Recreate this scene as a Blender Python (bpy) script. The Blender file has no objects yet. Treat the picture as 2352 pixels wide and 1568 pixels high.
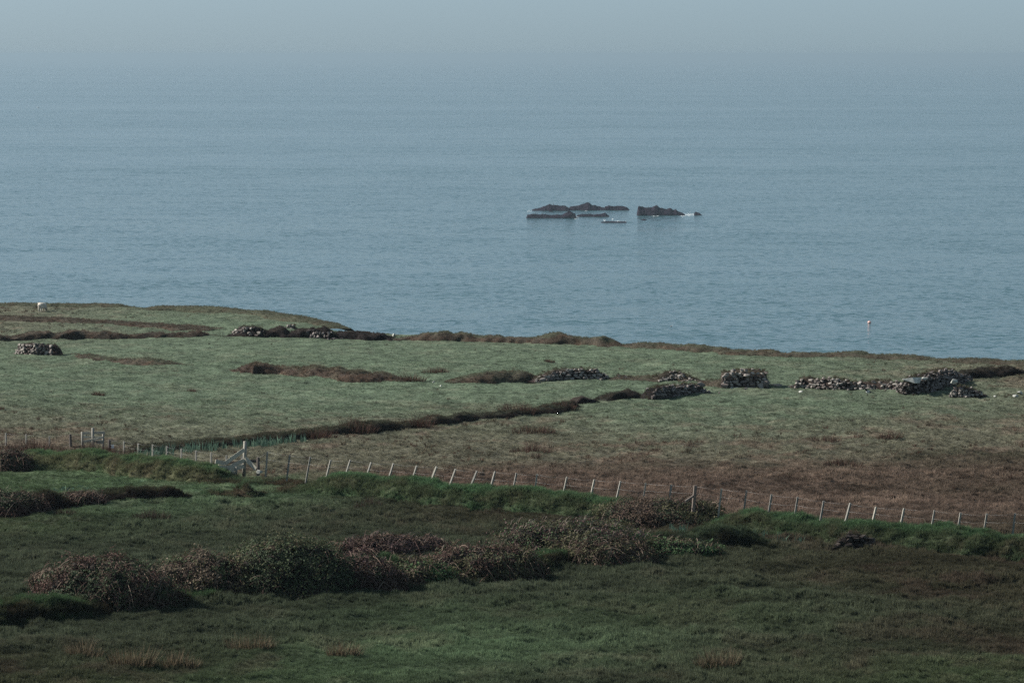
import bpy, bmesh, math, random
import numpy as np
from mathutils import Vector, Matrix
random.seed(7)
RNG = np.random.default_rng(11)
S = bpy.context.scene
COL = S.collection

# ------------------------------------------------------------------ camera, sky, sun, exposure
CAMZ = 90.0
FPX = 135.0 / 36.0 * 2352.0          # focal length in pixels of a 2352 wide frame
HORIZ = 125.0
PITCH = math.atan((784.0 - HORIZ) / FPX)
cd = bpy.data.cameras.new('camera'); cam = bpy.data.objects.new('camera', cd); COL.objects.link(cam)
cam.location = (0, 0, CAMZ); cam.rotation_euler = (math.pi / 2 - PITCH, 0, 0)
cd.lens = 135.0; cd.sensor_width = 36.0; cd.clip_start = 0.5; cd.clip_end = 200000.0
S.camera = cam
SUN_EL = math.radians(33.0)
SUN_AZ = math.radians(-76.0)          # measured from +Y (view direction), negative = to the left
sd = Vector((math.sin(SUN_AZ) * math.cos(SUN_EL), math.cos(SUN_AZ) * math.cos(SUN_EL), math.sin(SUN_EL)))
W = bpy.data.worlds.new('World'); S.world = W; W.use_nodes = True
wn = W.node_tree.nodes; wl = W.node_tree.links; wn.clear()
wo = wn.new('ShaderNodeOutputWorld'); wb = wn.new('ShaderNodeBackground'); ws = wn.new('ShaderNodeTexSky')
ws.sky_type = 'NISHITA'; ws.sun_disc = False; ws.sun_elevation = SUN_EL; ws.sun_rotation = SUN_AZ
ws.altitude = 90; ws.air_density = 0.6; ws.dust_density = 0.75; ws.ozone_density = 6.0
wb.inputs['Strength'].default_value = 0.066
wh = wn.new('ShaderNodeHueSaturation'); wh.inputs['Saturation'].default_value = 0.62      # a thin veil of cloud greys the blue
wl.new(ws.outputs[0], wh.inputs['Color']); wv = wn.new('ShaderNodeMix'); wv.data_type = 'RGBA'; wv.inputs['Factor'].default_value = 0.42; wv.inputs['B'].default_value = (2.0, 3.4, 4.05, 1)
wl.new(wh.outputs[0], wv.inputs['A']); wl.new(wv.outputs['Result'], wb.inputs['Color']); wl.new(wb.outputs[0], wo.inputs['Surface'])
sl = bpy.data.lights.new('sun', 'SUN'); sun = bpy.data.objects.new('sun', sl); COL.objects.link(sun)
sl.energy = 5.0; sl.angle = math.radians(1.5); sl.color = (1.0, 0.95, 0.87)
sun.rotation_euler = (-sd).to_track_quat('-Z', 'Y').to_euler()
S.view_settings.view_transform = 'Standard'; S.view_settings.look = 'None'
S.view_settings.exposure = 0.88; S.view_settings.gamma = 1.0; S.view_settings.use_curve_mapping = False
S.render.engine = 'CYCLES'
S.cycles.max_bounces = 6; S.cycles.diffuse_bounces = 3; S.cycles.glossy_bounces = 3
S.cycles.transmission_bounces = 3; S.cycles.volume_bounces = 1; S.cycles.transparent_max_bounces = 4
S.cycles.use_denoising = False

# ------------------------------------------------------------------ noise
def _h(ix, iy, iz):
    a = (ix.astype(np.int64) * 374761393 + iy.astype(np.int64) * 668265263 + iz.astype(np.int64) * 2147483647 + 1274126177) & 0xFFFFFFFF
    a = ((a ^ (a >> 13)) * 1274126177) & 0xFFFFFFFF
    a = ((a ^ (a >> 15)) * 2246822519) & 0xFFFFFFFF
    return ((a ^ (a >> 16)) & 0xFFFFFF) / float(0xFFFFFF)
def noise2(x, y, seed=0):
    x = np.asarray(x, float); y = np.asarray(y, float)
    fx = np.floor(x); fy = np.floor(y); u = x - fx; v = y - fy
    u = u * u * (3 - 2 * u); v = v * v * (3 - 2 * v); z = np.full(fx.shape, seed, float)
    a = _h(fx, fy, z); b = _h(fx + 1, fy, z); c = _h(fx, fy + 1, z); d = _h(fx + 1, fy + 1, z)
    return (a * (1 - u) + b * u) * (1 - v) + (c * (1 - u) + d * u) * v
def fbm(x, y, o=4, seed=0, g=0.5):
    x = np.asarray(x, float); y = np.asarray(y, float)
    s = 0; a = 1; t = 0
    for i in range(o):
        s = s + a * noise2(x * 0.96 - y * 0.28 + 17.3 * i, x * 0.28 + y * 0.96 - 9.1 * i, seed + i); t += a; a *= g; x = x * 2.03; y = y * 2.03
    return s / t
def noise3(x, y, z):
    fx = np.floor(x); fy = np.floor(y); fz = np.floor(z); u = x - fx; v = y - fy; w = z - fz
    u = u * u * (3 - 2 * u); v = v * v * (3 - 2 * v); w = w * w * (3 - 2 * w)
    r = 0
    for i in (0, 1):
        for j in (0, 1):
            for k in (0, 1):
                r = r + _h(fx + i, fy + j, fz + k) * (u if i else 1 - u) * (v if j else 1 - v) * (w if k else 1 - w)
    return r
def fbm3(x, y, z, o=3, g=0.5):
    s = 0; a = 1; t = 0
    for i in range(o):
        s = s + a * noise3(x + 31.7 * i, y - 11.1 * i, z + 5.3 * i); t += a; a *= g; x = x * 2.03; y = y * 2.03; z = z * 2.03
    return s / t
def sstep(a, b, x):
    t = np.clip((x - a) / (b - a), 0, 1); return t * t * (3 - 2 * t)

# ------------------------------------------------------------------ land shape (metres)
LAND = 66.5
CT, ST = math.cos(PITCH), math.sin(PITCH)
def ray(px, py):
    dx = (px - 1176.0) / FPX; dy = (784.0 - py) / FPX
    return np.array([dx, CT + dy * ST, -ST + dy * CT])
def base_z(x, y):
    x = np.asarray(x, float); y = np.asarray(y, float)
    z = LAND + 0.9 * (fbm(x / 55.0 + 3.1, y / 55.0, 2, 5) - 0.5)
    hill = np.clip((118.0 - y) / 118.0, 0, 2)
    return z + 22.0 * hill ** 1.12
def P(px, py):
    d = ray(px, py); z = LAND
    for _ in range(12):
        t = (z - CAMZ) / d[2]; x = d[0] * t; y = d[1] * t; z = float(base_z(x, y))
    return np.array([x, y, z])
def PD(px, py, Y):
    d = ray(px, py); t = Y / d[1]; return np.array([0, 0, CAMZ]) + d * t
def SEA(px, py):
    d = ray(px, py); t = -CAMZ / d[2]; return np.array([d[0] * t, d[1] * t, 0.0])
def scale_at(p):
    return FPX / math.hypot(p[1], CAMZ - p[2])

# edge of the land above the sea
edge_px = [(-260, 700), (-40, 699), (150, 703), (290, 706), (450, 713), (560, 719), (640, 731), (720, 747), (770, 760), (850, 764), (930, 771),
           (1000, 775), (1100, 779), (1180, 780), (1290, 783), (1400, 789), (1500, 796), (1600, 802), (1700, 809), (1850, 815),
           (1990, 819), (2100, 825), (2200, 829), (2360, 836), (2600, 842)]
EDGE = np.array([P(a, b)[:2] for a, b in edge_px])
EX = np.concatenate([[-400], EDGE[:, 0], [400]]); EY = np.concatenate([[EDGE[0, 1] + 20], EDGE[:, 1], [EDGE[-1, 1] - 10]])
def edge_y(x): return np.interp(x, EX, EY)

# ------------------------------------------------------------------ vegetation: which plants grow where, with foreground vignette darkness put into their colours
VEG = dict(G=(.082, .108, .072), O=(.096, .092, .066), B=(.082, .060, .047), R=(.038, .045, .029), V=(.062, .096, .052),
           K=(.030, .022, .020), D=(.033, .031, .020), L=(.040, .056, .028))  # D also carries the lens vignette at lower right; R the foreground darkness
VH = dict(G=.09, O=.14, B=.18, R=.22, V=.10, K=.16, D=.20, L=.12)      # typical height of the plants
cps = [(100,1450,'R'),(400,1430,'R'),(800,1390,'R'),(1200,1360,'R'),(1600,1320,'R'),(2000,1320,'D'),(2300,1350,'D'),(2300,1450,'D'),(60,1540,'D'),
       (500,1550,'L'),(800,1525,'V'),(1000,1505,'V'),(1250,1500,'V'),(1110,1432,'V'),(1500,1425,'L'),(1500,1465,'R'),(900,1460,'R'),(1500,1540,'R'),(1800,1480,'R'),
       (2200,1560,'L'),(2000,1400,'R'),(1200,1550,'R'),(300,1480,'R'),(600,1490,'D'),(1750,1530,'D'),(1250,1450,'R'),(1350,1400,'R'),
       (60,1215,'L'),(300,1225,'R'),(600,1175,'R'),(600,1225,'R'),(900,1175,'D'),(1100,1200,'D'),(1250,1215,'D'),(480,1165,'V'),(850,1220,'R'),(200,1280,'R'),(1000,1240,'R'),
       (50,1100,'L'),(200,1105,'V'),(400,1113,'V'),(120,1120,'L'),(750,1068,'O'),(1000,1092,'B'),(1250,1118,'B'),(1480,1140,'B'),(1700,1155,'B'),(1850,1172,'B'),(2000,1186,'B'),(2150,1202,'B'),
       (640,1055,'O'),(900,1050,'O'),(1100,1040,'O'),(1300,1080,'B'),(1500,1060,'O'),(1500,960,'G'),(1700,960,'G'),(1700,1050,'O'),(1650,1100,'B'),(1900,1000,'O'),
       (2000,1080,'B'),(2200,1000,'O'),(2300,1080,'B'),(2250,1150,'B'),(2290,1105,'D'),(2200,1085,'B'),(2340,1050,'D'),(2150,1110,'B'),(2320,1205,'D'),(2100,920,'G'),(1900,930,'G'),(2340,930,'O'),(1100,975,'O'),(1300,1000,'O'),
       (100,880,'G'),(400,880,'G'),(700,900,'G'),(1000,900,'G'),(1300,890,'G'),(60,960,'O'),(300,985,'O'),(500,960,'G'),(700,945,'G'),(200,930,'G'),(100,1010,'O'),
       (300,800,'G'),(700,810,'G'),(1100,820,'G'),(1500,830,'G'),(1900,845,'G'),(2300,850,'O'),(100,715,'O'),(300,725,'G'),(500,735,'G'),(660,748,'G'),(100,755,'O'),(300,765,'G')]
CPX = np.array([P(a, b)[:2] for a, b, _ in cps]); CPT = [c for _, _, c in cps]
CPC = np.array([VEG[c] for c in CPT]); CPH = np.array([VH[c] for c in CPT]); CPR = np.array([1.0 if c in 'OBKD' else 0.0 for c in CPT])
def veg(x, y):
    """plant colour, plant height and share of dead brown grass at a place"""
    shp = np.shape(x); x = np.ravel(x).astype(float); y = np.ravel(y).astype(float)
    xw = x + 5 * (fbm(x / 9, y / 9, 3, 40) - .5); yw = y + 9 * (fbm(x / 9, y / 9, 3, 50) - .5)
    C = np.zeros((len(x), 3)); H = np.zeros(len(x)); Rr = np.zeros(len(x)); Wt = np.zeros(len(x)) + 1e-12
    for i in range(len(cps)):
        sx, sy = 4.6, 3.6
        if CPX[i, 1] > 230: sx, sy = 7.0, 8.0
        w = np.exp(-np.minimum(((xw - CPX[i, 0]) / sx) ** 2 + ((yw - CPX[i, 1]) / sy) ** 2, 60.0) * .5) + 1e-9 / (1 + (xw - CPX[i, 0]) ** 2 + (yw - CPX[i, 1]) ** 2)
        C += w[:, None] * CPC[i]; H += w * CPH[i]; Rr += w * CPR[i]; Wt += w
    C /= Wt[:, None]; H /= Wt; Rr /= Wt
    n1 = fbm(x / 4.5, y / 6.0, 3, 60); n2 = fbm(x / 1.3, y / 1.8, 3, 70); n3 = fbm(x / 0.45, y / 0.55, 2, 80)
    dead = np.clip(sstep(.50, .68, n2 * .55 + n1 * .45) * (.25 + .75 * Rr), 0, 1)
    lum = C.mean(axis=1, keepdims=True) / .062
    C = C * (1 - .75 * dead[:, None]) + .75 * dead[:, None] * np.array([.080, .060, .046]) * np.clip(lum, .45, 1.15)
    band = fbm(x / 9.0 + 4, y / 1.9, 3, 77) * sstep(232, 200, y) + .5 * sstep(200, 232, y)
    H = H * (.55 + .9 * band); C = C * (.55 + .9 * band)[:, None]
    near = sstep(205, 185, y)
    C = C * (0.45 + .25 * near + (1.10 - .5 * near) * n3)[:, None] * (.72 + .1 * near + (.56 - .2 * near) * n2)[:, None]
    return C.reshape(shp + (3,)), H.reshape(shp), Rr.reshape(shp)
def hum(x, y, H):
    """tussocks and hollows"""
    a = np.clip(H * 1.25, .06, .32)
    f = sstep(175, 150, y) * 0 + 1
    h = a * (fbm(x / 1.25, y / 1.25, 3, 90) - .5) * 2.2 + a * .9 * (np.abs(fbm(x / .55, y / .55, 2, 95) - .5) * -2 + .5)
    return (h + .35 * (fbm(x / 7.5, y / 7.5, 2, 99) - .5)) * f
def land_z(x, y, H=None):
    x = np.asarray(x, float); y = np.asarray(y, float)
    if H is None: H = veg(x, y)[1]
    z = base_z(x, y) + hum(x, y, H) * sstep(60, 130, y)
    d = y - edge_y(x)
    drop = np.where(d > 0, np.minimum(d, 1.5) ** 2 * .25 + np.clip(d - 1.5, 0, None) * 1.15 + 2.5 * (fbm(x / 6, y / 6, 3, 120) - .5) * sstep(2, 10, d), 0)
    return np.maximum(z - drop, -.6)

# ------------------------------------------------------------------ builders
def mesh_np(name, V, F, mat, parent=None, col=None, smooth=True, link=True):
    V = np.asarray(V, np.float32); F = np.asarray(F, np.int32)
    me = bpy.data.meshes.new(name); k = F.shape[1]
    me.vertices.add(len(V)); me.vertices.foreach_set('co', V.ravel())
    me.loops.add(F.size); me.loops.foreach_set('vertex_index', F.ravel())
    me.polygons.add(len(F)); me.polygons.foreach_set('loop_start', np.arange(0, F.size, k, dtype=np.int32))
    me.polygons.foreach_set('use_smooth', np.full(len(F), smooth, dtype=bool))
    if col is not None:
        a = me.attributes.new('Col', 'FLOAT_COLOR', 'POINT')
        c = np.ones((len(V), 4), np.float32); c[:, :3] = col; a.data.foreach_set('color', c.ravel())
    me.update(calc_edges=True); me.validate()
    if mat: me.materials.append(mat)
    o = bpy.data.objects.new(name, me)
    if link: COL.objects.link(o)
    if parent: o.parent = parent
    return o
def thing(name, label, cat, loc=(0, 0, 0), rz=0.0, group=None):
    o = bpy.data.objects.new(name, None); COL.objects.link(o); o.location = loc; o.rotation_euler = (0, 0, rz)
    o.empty_display_size = .3
    return tag(o, label, cat, group)
def tag(o, label=None, cat=None, group=None, kind=None):
    if label: o['label'] = label
    if cat: o['category'] = cat
    if group: o['group'] = group
    if kind: o['kind'] = kind
    return o
class MB:
    def __init__(s): s.v = []; s.f = []; s.c = []; s.n = 0
    def add(s, V, F, col=None):
        V = np.asarray(V, float); s.v.append(V); s.f += [tuple(int(i) + s.n for i in f) for f in F]; s.n += len(V)
        if col is not None: s.c.append(np.tile(np.asarray(col, float), (len(V), 1)))
    def tube(s, pts, rad, sides=6, col=None, sq=1.0):
        pts = np.asarray(pts, float); n = len(pts); rad = np.broadcast_to(rad, (n,)); V = []
        T = np.gradient(pts, axis=0); up = np.array([0.13, 0.21, .97])
        for i in range(n):
            t = T[i] / (np.linalg.norm(T[i]) + 1e-9); u = np.cross(t, up)
            if np.linalg.norm(u) < .15: u = np.cross(t, [0, 1, 0])
            u /= np.linalg.norm(u); w = np.cross(t, u)
            for k in range(sides):
                a = 2 * math.pi * (k + .5) / sides; V.append(pts[i] + rad[i] * (math.cos(a) * u + math.sin(a) * w * sq))
        F = []
        for i in range(n - 1):
            for k in range(sides):
                a = i * sides + k; b = i * sides + (k + 1) % sides; F.append((a, b, b + sides, a + sides))
        F.append(tuple(reversed(range(sides)))); F.append(tuple((n - 1) * sides + k for k in range(sides)))
        s.add(V, F, col)
    def beam(s, a, b, wd, th, col=None, side=None):
        """a board from a to b, wd tall, th thick"""
        a = np.asarray(a, float); b = np.asarray(b, float); t = (b - a) / np.linalg.norm(b - a)
        z = np.array([0, 0, 1.0]) if abs(t[2]) < .9 else np.array([1.0, 0, 0])
        n = np.cross(t, z); n /= np.linalg.norm(n); u = np.cross(n, t)
        V = [p + i * n * th / 2 + j * u * wd / 2 for p in (a, b) for i, j in ((-1, -1), (1, -1), (1, 1), (-1, 1))]
        s.add(V, [(3, 2, 1, 0), (4, 5, 6, 7), (0, 1, 5, 4), (1, 2, 6, 5), (2, 3, 7, 6), (3, 0, 4, 7)], col)
    def build(s, name, mat, parent=None, smooth=False, bevel=0.0):
        me = bpy.data.meshes.new(name); V = np.concatenate(s.v)
        me.from_pydata(V.tolist(), [], s.f)
        if s.c and sum(len(c) for c in s.c) == len(V):
            a = me.attributes.new('Col', 'FLOAT_COLOR', 'POINT'); c = np.ones((len(V), 4), np.float32); c[:, :3] = np.concatenate(s.c)
            a.data.foreach_set('color', c.ravel())
        me.polygons.foreach_set('use_smooth', np.full(len(me.polygons), smooth, dtype=bool))
        if bevel:
            bm = bmesh.new(); bm.from_mesh(me); bmesh.ops.bevel(bm, geom=bm.edges[:], offset=bevel, segments=1, affect='EDGES'); bm.to_mesh(me); bm.free()
        me.update(); me.materials.append(mat)
        o = bpy.data.objects.new(name, me); COL.objects.link(o)
        if parent: o.parent = parent
        return o

# ------------------------------------------------------------------ materials
def mat(name):
    m = bpy.data.materials.new(name); m.use_nodes = True; n = m.node_tree.nodes; n.clear()
    o = n.new('ShaderNodeOutputMaterial'); return m, n, m.node_tree.links, o
def N(n, t, **kw):
    x = n.new(t)
    for k, v in kw.items(): setattr(x, k, v)
    return x
def mixc(n, l, a, b, f, mode='MIX'):
    x = N(n, 'ShaderNodeMix', data_type='RGBA', blend_type=mode)
    for sock, v in ((x.inputs['Factor'], f), (x.inputs['A'], a), (x.inputs['B'], b)):
        if isinstance(v, (int, float)): sock.default_value = v
        elif isinstance(v, tuple): sock.default_value = v if len(v) == 4 else v + (1,)
        else: l.new(v, sock)
    return x.outputs['Result']
def ntex(n, l, scale, detail=3, rough=.55, vec=None, coord='Object', stretch=None):
    t = N(n, 'ShaderNodeTexNoise'); t.inputs['Scale'].default_value = scale; t.inputs['Detail'].default_value = detail; t.inputs['Roughness'].default_value = rough
    if vec is None:
        tc = N(n, 'ShaderNodeTexCoord'); vec = tc.outputs[coord]
    if stretch:
        mp = N(n, 'ShaderNodeMapping'); mp.inputs['Scale'].default_value = stretch; l.new(vec, mp.inputs['Vector']); vec = mp.outputs[0]
    l.new(vec, t.inputs['Vector']); return t.outputs['Fac']
def ramp(n, l, fac, stops):
    r = N(n, 'ShaderNodeValToRGB'); l.new(fac, r.inputs[0])
    while len(r.color_ramp.elements) < len(stops): r.color_ramp.elements.new(.5)
    for e, (p, c) in zip(r.color_ramp.elements, stops): e.position = p; e.color = c + (1,) if len(c) == 3 else c
    return r.outputs['Color']
def pbsdf(n, l, o, col, rough=.9, spec=.15):
    b = N(n, 'ShaderNodeBsdfPrincipled')
    if isinstance(col, tuple): b.inputs['Base Color'].default_value = col + (1,)
    else: l.new(col, b.inputs['Base Color'])
    b.inputs['Roughness'].default_value = rough; b.inputs['Specular IOR Level'].default_value = spec
    l.new(b.outputs[0], o.inputs['Surface']); return b
def add_bump(n, l, b, h, strength, dist):
    u = N(n, 'ShaderNodeBump'); u.inputs['Strength'].default_value = strength; u.inputs['Distance'].default_value = dist
    l.new(h, u.inputs['Height']); l.new(u.outputs[0], b.inputs['Normal']); return u
def m_ground():
    m, n, l, o = mat('turf'); a = N(n, 'ShaderNodeAttribute', attribute_name='Col')
    f = ntex(n, l, 9, 3, .6); c = mixc(n, l, a.outputs['Color'], ramp(n, l, f, [(.3, (.45, .45, .45)), (.7, (1.45, 1.45, 1.45))]), 1.0, 'MULTIPLY')
    b = pbsdf(n, l, o, c, .95, .05); add_bump(n, l, b, ntex(n, l, 14, 3, .6), .8, .06); return m
def m_inst():
    m, n, l, o = mat('grass_blades'); a = N(n, 'ShaderNodeAttribute', attribute_name='tint', attribute_type='INSTANCER')
    d = N(n, 'ShaderNodeBsdfDiffuse'); t = N(n, 'ShaderNodeBsdfTranslucent'); l.new(a.outputs['Color'], d.inputs[0]); l.new(a.outputs['Color'], t.inputs[0])
    x = N(n, 'ShaderNodeMixShader'); x.inputs[0].default_value = .3; l.new(d.outputs[0], x.inputs[1]); l.new(t.outputs[0], x.inputs[2]); l.new(x.outputs[0], o.inputs['Surface']); return m
def m_attr(name, rough=.6, spec=.25, trans=0.0):
    m, n, l, o = mat(name); a = N(n, 'ShaderNodeAttribute', attribute_name='Col'); b = pbsdf(n, l, o, a.outputs['Color'], rough, spec)
    if trans:
        t = N(n, 'ShaderNodeBsdfTranslucent'); l.new(a.outputs['Color'], t.inputs[0]); x = N(n, 'ShaderNodeMixShader'); x.inputs[0].default_value = trans
        l.new(b.outputs[0], x.inputs[1]); l.new(t.outputs[0], x.inputs[2]); l.new(x.outputs[0], o.inputs['Surface'])
    return m
def m_stone(name, dark, light):
    m, n, l, o = mat(name); oi = N(n, 'ShaderNodeObjectInfo'); c = ramp(n, l, oi.outputs['Random'], [(.05, dark), (.55, tuple((a + b) / 2 for a, b in zip(dark, light))), (.95, light)])
    f = ntex(n, l, 5, 5, .65, coord='Generated'); c = mixc(n, l, c, ramp(n, l, f, [(.3, (.5, .48, .5)), (.7, (1.3, 1.3, 1.27))]), 1.0, 'MULTIPLY')
    g = ntex(n, l, 2.2, 4, .7, coord='Generated'); c = mixc(n, l, c, (.20, .21, .17), ramp(n, l, g, [(.58, (0, 0, 0)), (.66, (.5, .5, .5))]))
    b = pbsdf(n, l, o, c, .9, .2); add_bump(n, l, b, f, .6, .03); return m
def m_wood(name, ca, cb):
    m, n, l, o = mat(name); oi = N(n, 'ShaderNodeObjectInfo'); f = ntex(n, l, 3, 5, .7, stretch=(14, 14, 1.2)); c = ramp(n, l, f, [(.3, ca), (.7, cb)])
    c = mixc(n, l, c, ramp(n, l, oi.outputs['Random'], [(0, (.7, .7, .72)), (1, (1.15, 1.13, 1.08))]), 1.0, 'MULTIPLY')
    b = pbsdf(n, l, o, c, .8, .2); add_bump(n, l, b, f, .5, .01); return m
def m_noise(name, ca, cb, scale, rough=.9, spec=.15, bump=.5, dist=.1, lo=.35, hi=.65):
    m, n, l, o = mat(name); f = ntex(n, l, scale, 5, .65); b = pbsdf(n, l, o, ramp(n, l, f, [(lo, ca), (hi, cb)]), rough, spec); add_bump(n, l, b, f, bump, dist); return m
M_TURF = m_ground(); M_TUFT = m_inst(); M_LEAF = m_attr('bramble_leaves', .7, .10, .2); M_BLADE = m_attr('dry_stalks', .8, .06, .2)
M_STONE = m_stone('field_stone', (.085, .066, .062), (.31, .285, .26)); M_PALE = m_stone('pale_stone', (.34, .35, .32), (.50, .50, .46))
M_DARKSTONE = m_stone('dark_stone', (.060, .050, .048), (.23, .205, .195))
M_POST = m_wood('weathered_post', (.16, .155, .14), (.34, .33, .29)); M_OLDPOST = m_wood('brown_post', (.09, .075, .065), (.20, .17, .15))
M_BOARD = m_wood('grey_board', (.32, .305, .255), (.54, .51, .43)); M_WIRE = m_noise('galvanised_wire', (.30, .31, .31), (.42, .43, .43), 3, .5, .4, 0, .01)
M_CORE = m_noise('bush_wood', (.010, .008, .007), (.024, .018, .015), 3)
M_EARTH = m_noise('bare_earth', (.022, .016, .014), (.055, .040, .034), 2.2, bump=.9, dist=.15)
M_ROCK = m_noise('sea_rock', (.005, .003, .007), (.016, .010, .019), .35, .85, .08, 1.0, .9)
M_FOAM = m_noise('sea_foam', (.36, .42, .45), (.62, .66, .67), .4, .8, .2, .5, .3)
M_WOOL = m_noise('wool', (.42, .38, .33), (.62, .58, .51), 9, .95, .05, .8, .05); M_SKIN = m_noise('sheep_skin', (.05, .045, .04), (.10, .09, .08), 6)
M_BLACK = m_noise('black_feather', (.006, .006, .008), (.014, .014, .017), 5, .6, .3, .2, .02); M_WHITE = m_noise('white_feather', (.68, .68, .68), (.80, .80, .79), 4, .7, .2, .2, .02)
M_PINK = m_noise('faded_pink_plastic', (.70, .38, .33), (.78, .46, .40), 4, .5, .4, .1, .02); M_RED = m_noise('red_plastic', (.20, .012, .022), (.28, .02, .03), 4, .45, .4, .2, .03)
M_HULL = m_noise('white_hull', (.72, .74, .74), (.8, .8, .8), 2, .4, .4, .05, .02)

# ------------------------------------------------------------------ sea
def m_sea():
    m, n, l, o = mat('sea_water'); b = pbsdf(n, l, o, (.024, .068, .075), .30, .5); b.inputs['IOR'].default_value = 1.333
    tc = N(n, 'ShaderNodeTexCoord'); v = tc.outputs['Object']
    def vnoise(scale, detail, st):
        mp = N(n, 'ShaderNodeMapping'); mp.inputs['Scale'].default_value = st; l.new(v, mp.inputs['Vector'])
        t = N(n, 'ShaderNodeTexNoise'); t.inputs['Scale'].default_value = scale; t.inputs['Detail'].default_value = detail; t.inputs['Roughness'].default_value = .6; l.new(mp.outputs[0], t.inputs['Vector'])
        q = N(n, 'ShaderNodeVectorMath', operation='SUBTRACT'); l.new(t.outputs['Color'], q.inputs[0]); q.inputs[1].default_value = (.5, .5, .5); return q.outputs[0]
    def vmad(a, k, c):
        x = N(n, 'ShaderNodeVectorMath', operation='MULTIPLY_ADD'); l.new(a, x.inputs[0]); x.inputs[1].default_value = k
        if isinstance(c, tuple): x.inputs[2].default_value = c
        else: l.new(c, x.inputs[2])
        return x.outputs[0]
    chop = vmad(vnoise(.032, 3, (.55, 1, 1)), (.24, .42, 0), vmad(vnoise(.62, 3, (.5, .75, 1)), (.88, 1.6, 0), (0, 0, 0)))
    slick = ntex(n, l, .0013, 4, .62, v, stretch=(.2, 1, 1)); st = N(n, 'ShaderNodeMapRange'); l.new(slick, st.inputs[0])
    st.inputs[1].default_value = .36; st.inputs[2].default_value = .60; st.inputs[3].default_value = .58; st.inputs[4].default_value = 1.0
    sc_ = N(n, 'ShaderNodeVectorMath', operation='SCALE'); l.new(chop, sc_.inputs[0]); l.new(st.outputs[0], sc_.inputs['Scale'])
    ad = N(n, 'ShaderNodeVectorMath', operation='ADD'); l.new(sc_.outputs[0], ad.inputs[0]); ad.inputs[1].default_value = (0, 0, 1)
    nm = N(n, 'ShaderNodeVectorMath', operation='NORMALIZE'); l.new(ad.outputs[0], nm.inputs[0]); l.new(nm.outputs[0], b.inputs['Normal'])
    s2 = ntex(n, l, .0042, 4, .65, v, stretch=(.22, 1, 1)); av = N(n, 'ShaderNodeMath', operation='ADD'); l.new(slick, av.inputs[0]); l.new(s2, av.inputs[1])
    rr = N(n, 'ShaderNodeMapRange'); l.new(av.outputs[0], rr.inputs[0]); rr.inputs[1].default_value = .78; rr.inputs[2].default_value = 1.14; rr.inputs[3].default_value = .11; rr.inputs[4].default_value = .15; l.new(rr.outputs[0], b.inputs['Roughness']); return m
sx = 60000.0
sea = mesh_np('sea', [(-sx, -3000, 0), (sx, -3000, 0), (sx, 90000, 0), (-sx, 90000, 0)], [(0, 1, 2, 3)], m_sea(), smooth=False); tag(sea, kind='structure')

# ------------------------------------------------------------------ land
def land():
    xs = np.concatenate([np.arange(-330, -78, 6.0), np.arange(-72, 72.01, .29), np.arange(78, 331, 6.0)])
    ys = np.concatenate([np.arange(-40, 128, 6.0), np.arange(130, 310, .30), np.arange(310, 395, .5), np.arange(396, 480, 3.0)])
    X, Y = np.meshgrid(xs, ys); C, H, _ = veg(X, Y); Z = land_z(X, Y, H)
    d = Y - edge_y(X); rock = sstep(4, 9, d)[..., None]; C = C * (1 - rock) + rock * np.array([.05, .042, .04])
    nx, ny = len(xs), len(ys); I = np.arange(nx * ny).reshape(ny, nx)
    F = np.stack([I[:-1, :-1], I[:-1, 1:], I[1:, 1:], I[1:, :-1]], -1).reshape(-1, 4)
    g = mesh_np('ground', np.stack([X, Y, Z], -1).reshape(-1, 3), F, M_TURF, col=C.reshape(-1, 3) * (1 - .3 * sstep(.1, .25, H).reshape(-1, 1))); tag(g, kind='structure'); return g  # ground colour darkened under taller grass to match the tufts' self-shadow
land()

# ------------------------------------------------------------------ haze over sea and land
def haze():
    x0, x1, y0, y1, z0, z1 = -sx - 500, sx + 500, -3500, 90500, -1.6, 97.0
    V = [(x, y, z) for z in (z0, z1) for x, y in ((x0, y0), (x1, y0), (x1, y1), (x0, y1))]
    m, n, l, o = mat('haze'); p = N(n, 'ShaderNodeVolumePrincipled'); p.inputs['Density'].default_value = 6.5e-5
    p.inputs['Color'].default_value = (.30, .385, .45, 1); p.inputs['Anisotropy'].default_value = 0.25
    l.new(p.outputs[0], o.inputs['Volume'])
    h = mesh_np('haze', V, [(3, 2, 1, 0), (4, 5, 6, 7), (0, 1, 5, 4), (1, 2, 6, 5), (2, 3, 7, 6), (3, 0, 4, 7)], m, smooth=False); tag(h, kind='stuff')
haze()

# ------------------------------------------------------------------ grass tufts (instanced on points)
def tuft(name, nb, hgt, spread, wid, lean, seed):
    r = np.random.default_rng(seed); V = []; F = []
    for i in range(nb):
        a = r.uniform(0, 2 * math.pi); rad = spread * math.sqrt(r.random()); bx, by = rad * math.cos(a), rad * math.sin(a)
        da = a + r.normal(0, .9); hh = hgt * r.uniform(.55, 1.1); ln = lean * r.uniform(.3, 1.2) * hh; w = wid * r.uniform(.6, 1.3); wa = r.uniform(0, math.pi)
        wx, wy = math.cos(wa) * w / 2, math.sin(wa) * w / 2; cx, cy = math.cos(da), math.sin(da); k = len(V)
        V += [(bx - wx, by - wy, -.03), (bx + wx, by + wy, -.03), (bx + cx * ln * .35 + wx * .8, by + cy * ln * .35 + wy * .8, hh * .6), (bx + cx * ln * .35 - wx * .8, by + cy * ln * .35 - wy * .8, hh * .6), (bx + cx * ln, by + cy * ln, hh)]
        F += [(k, k + 1, k + 2), (k, k + 2, k + 3), (k + 3, k + 2, k + 4)]
    return mesh_np(name, V, F, M_TUFT, link=False, smooth=False)
TUFTS = bpy.data.collections.new('grass_tufts')
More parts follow.
